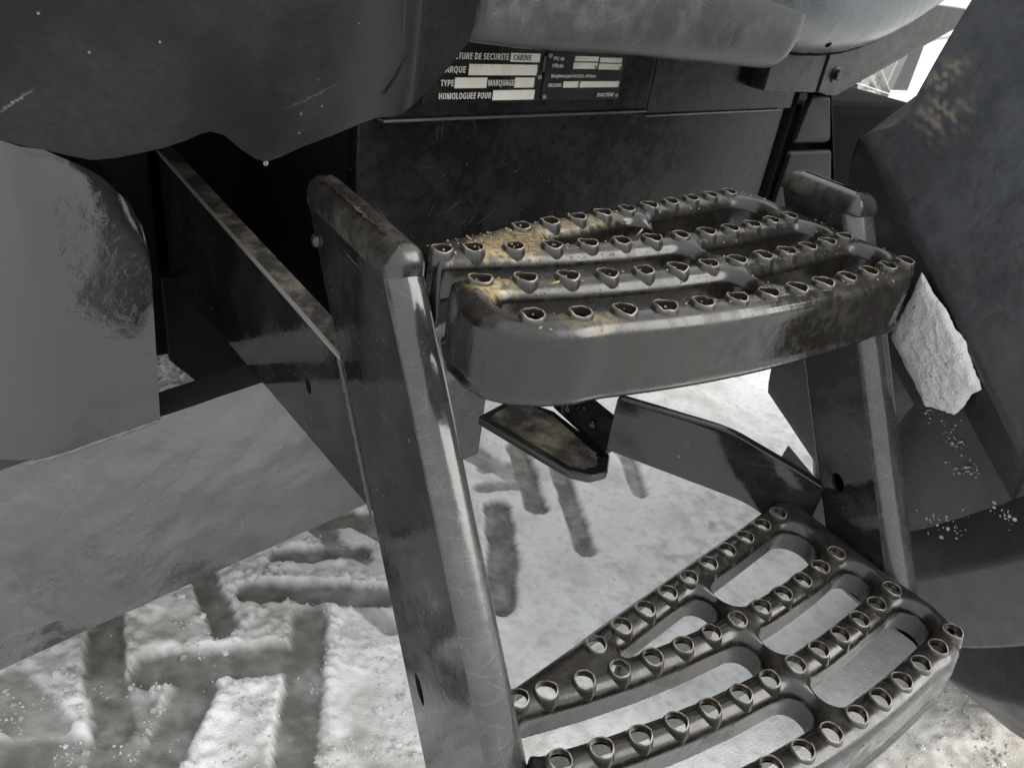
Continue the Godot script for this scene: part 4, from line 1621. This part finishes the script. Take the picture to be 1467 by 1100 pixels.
func make_steps() -> void:
	var ld := thing("boarding_steps", "black two-step boarding ladder with perforated treads and capped rails", "steps", Vector3(0.41, 0.3, -0.3))
	var st0 := ST()
	var left := make_rail(ld, 0.191, 0.219, -0.196, -0.568, -0.409, 0.752, -0.585, 0.0125, [[-0.4870, -0.3170, 0.0052, 0.0100, -0.0078]], [])
	left.set_meta("label", "near side rail, worn along its rounded front")
	var right := make_rail(ld, 0.600, 0.635, -0.168, -0.456, -0.3725, 0.600, -0.486, 0.0150, [[-0.3985, -0.2920, 0.0062, 0.0075, -0.006]], [])
	make_cap(left, 0.1906, 0.2194, -0.571, -0.4070, -0.180, 0.0225, M.cap)
	make_cap(right, 0.5996, 0.6354, -0.461, -0.3700, -0.1555, 0.0165, M.cap)
	st0 = ST()
	var jag := PackedVector2Array()
	for k in 25:
		var f := k / 24.0
		jag.append(Vector2(0.2005 + 0.0012 * sin(k * 1.7) + rng.randf_range(-0.0009, 0.0009), 0.435 + 0.112 * f))
	for k in 25:
		var f := 1.0 - k / 24.0
		jag.append(Vector2(0.1985 - 0.0006 * sin(k * 2.3) - rng.randf_range(0.0, 0.0012) * sin(PI * f), 0.435 + 0.112 * f))
	slab(st0, jag, V(0, -0.1797, 0), Vector3(1, 0, 0), Vector3(0, 0, -1), 0.0005, 0.0, 1, false)
	put("worn_red_paint", st0, M.red, left)
	bolt("bolt", left, V(0.1908, -0.2240, -0.5400), Vector3.LEFT, 0.0058, M.paint, false)
	make_tread(ld, V(0, -0.184, -0.160), 0.012, true)
	make_tread(ld, V(0, -0.441, 0.0), 0.0, false)

	# arm from the left rail back to the chassis
	var au := Vector3(0.05, 0, 1).normalized()
	var st := ST()
	var A0 := V(0.163, 0, -0.45)
	var pt := func(z: float, y: float, inx: float) -> Vector3:
		var d := z + 0.45
		return V(0.1905 + 0.05 * (d + 0.075) + inx, y, z)
	var zn := -0.41
	var zf := -1.16
	var low := func(z: float) -> float:
		return -0.4050 + (z + 0.439) * 0.103
	var hi := func(z: float) -> float:
		return -0.3010
	var holes := []
	for h in [[-0.768, -0.4040], [-0.555, -0.3635]]:
		holes.append({"c": pt.call(h[0], h[1], 0.0), "e1": Vector3(0, 0.0072, 0), "e2": Vector3(0.05, 0, 1).normalized() * 0.0072})
	var bv := 0.0028
	# seen from -x: corner order A (far low) B (far high) C (near high) D (near low); holes ordered far to near
	# the near end is cut along the lean of the rail
	var znl := -0.568 + 0.752 * (-0.196 + 0.4040) + 0.010
	var znh := -0.568 + 0.752 * (-0.196 + 0.3010) + 0.010
	pierced(st, pt.call(zf, hi.call(zf) - bv, 0), pt.call(zf, low.call(zf), 0), pt.call(znl, low.call(znl), 0), pt.call(znh, hi.call(znh) - bv, 0), holes, 0.006)
	quad(st, pt.call(zf, low.call(zf), 0), pt.call(zf, low.call(zf), 0.022), pt.call(znl, low.call(znl), 0.022), pt.call(znl, low.call(znl), 0), 8)
	quad(st, pt.call(zf, low.call(zf), 0.022), pt.call(zf, hi.call(zf), 0.022), pt.call(znh, hi.call(znh), 0.022), pt.call(znl, low.call(znl), 0.022), 9)
	var arm := put("mounting_arm", st, M.paint, ld)
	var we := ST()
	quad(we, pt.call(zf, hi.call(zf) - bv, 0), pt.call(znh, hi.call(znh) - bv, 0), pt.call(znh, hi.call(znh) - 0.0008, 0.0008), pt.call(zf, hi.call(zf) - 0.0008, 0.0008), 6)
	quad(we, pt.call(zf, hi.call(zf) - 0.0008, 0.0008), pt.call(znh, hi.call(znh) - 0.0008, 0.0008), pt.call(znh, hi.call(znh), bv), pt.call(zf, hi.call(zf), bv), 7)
	put("pale_edge", we, M.bare, arm)  # paler strip along the bevel of the arm's top edge
	# weld where the arm meets the rail
	var wl := ST()
	var prev := []
	for k in 40:
		var f := k / 39.0
		var y := lerpf(-0.300, -0.405, f)
		var z := -0.568 + 0.752 * (-0.196 - y) + 0.001
		var w := 0.0032 + 0.0009 * sin(k * 1.9) + rng.randf_range(-0.0004, 0.0004)
		var cur := [V(0.1902, y, z - w), V(0.1902 - w * 0.45, y, z - w * 0.2), V(0.1898 - w * 0.35, y, z + w * 0.35), V(0.1906, y, z + w)]
		if k > 0:
			for e in 3:
				quad(wl, cur[e], cur[e + 1], prev[e + 1], prev[e], 1)
		prev = cur
	put("weld_bead", wl, M.paint, arm)
	st = ST()
	quad(st, pt.call(zf, hi.call(zf), bv), pt.call(znh, hi.call(znh), bv), pt.call(znh, hi.call(znh), 0.022), pt.call(zf, hi.call(zf), 0.022), 1)
	put("dusty_edge", st, M.film_dust, arm)

	# flat stay from the right rail back to the angle bracket
	var ba := deg_to_rad(50)
	var bu := Vector3(cos(ba), 0, sin(ba))
	var S0 := V(0.600, 0, -0.305)
	st = ST()
	slab(st, rounded(PackedVector2Array([Vector2(-0.206, -0.443), Vector2(-0.060, -0.456), Vector2(-0.015, -0.475), Vector2(0.004, -0.475), Vector2(0.004, -0.414), Vector2(-0.030, -0.402), Vector2(-0.095, -0.382), Vector2(-0.206, -0.380)]), [0.003, 0.09, 0.04, 0.002, 0.002, 0.05, 0.12, 0.004], 8), S0, bu, Vector3.UP, 0.010, 0.0014)
	put("stay_bar", st, M.paint, ld)

	# grit and bits of straw caught on the upper step
	var gt := BoxMesh.new()
	gt.size = Vector3(1, 0.6, 0.8)
	var mm := MultiMesh.new()
	mm.transform_format = MultiMesh.TRANSFORM_3D
	mm.mesh = gt
	var spots := []
	var P := plate_shape(0.012)
	for k in 900:
		var q := Vector2(rng.randf_range(0.225, 0.6), rng.randf_range(-0.33, -0.125))
		if rng.randf() < 0.45:
			q = Vector2(0.28 + rng.randfn(0, 0.045), -0.235 + rng.randfn(0, 0.03))
		var d := P.edge(q)
		if d < 0.001:
			continue
		var s := rng.randf_range(0.0004, 0.0016)
		spots.append(Transform3D(Basis.from_euler(Vector3(rng.randf() * 6, rng.randf() * 6, rng.randf() * 6)).scaled(Vector3.ONE * s), V(q.x, -0.184 + P.height(d) + s * 0.25, q.y - 0.160) + ld.position * -1.0))
	mm.instance_count = spots.size()
	for k in spots.size():
		mm.set_instance_transform(k, spots[k])
	var mi := MultiMeshInstance3D.new()
	mi.multimesh = mm
	mi.material_override = M.grit
	mi.name = "grit"
	mi.set_meta("kind", "stuff")
	ld.add_child(mi, true)
	var straws := [[0.379, -0.395, 0.007, 1.0, "upright yellow straw bit stuck mid-way along the upper step"], [0.262, -0.338, 0.009, 0.3, "short straw bit lying near the left end of the upper step"]]
	for s in straws:
		st = ST()
		var c := V(s[0], -0.180, s[1])
		var dv: Vector3 = Vector3(0.15, 0.8 * s[3] + 0.1, 0.5).normalized() * s[2]
		lathe(st, PackedVector2Array([Vector2(0.0001, 0), Vector2(0.0007, 0.0002), Vector2(0.0006, s[2]), Vector2(0.0001, s[2])]), c, dv.normalized(), 6)
		tag(put("straw", st, M.straw), s[4], "straw", "straw bits on the upper step")


func make_far() -> void:
	# pale machine frame standing in the snow, seen between fender and tyre
	var t := thing("white_frame", "blurred white metal frame standing in the snow beyond the tyre", "frame", Vector3(4.7, 0, -3.0))
	for b in [[Vector3(4.25, -0.54, -3.0), Vector3(5.3, -0.70, -3.0), 0.035], [Vector3(4.46, -0.42, -3.02), Vector3(4.70, -0.60, -3.02), 0.04], [Vector3(4.72, -0.30, -3.05), Vector3(4.52, -0.58, -3.05), 0.035], [Vector3(4.35, -0.35, -3.1), Vector3(5.4, -0.20, -3.1), 0.03], [Vector3(4.86, -0.25, -3.1), Vector3(4.80, -0.62, -3.1), 0.04], [Vector3(4.5, -0.56, -3.0), Vector3(4.45, -0.87, -3.0), 0.04], [Vector3(5.2, -0.68, -3.0), Vector3(5.2, -0.87, -3.0), 0.04]]:
		var st := ST()
		var d: Vector3 = (b[1] - b[0])
		var u := d.normalized()
		var w := Vector3(0, 0, 1).cross(u).normalized()
		slab(st, rounded(rect(0, -b[2], d.length(), b[2]), 0.005), b[0] + Vector3(0, DATUM, 0.03), u, w, 0.06, 0.006)
		put("frame_bar", st, M.far_white, t)
	var st2 := ST()
	box(st2, V(4.55, -0.60, -3.4), V(5.25, -0.30, -3.2), 0.02)
	put("hitch_block", st2, M.paint, t)
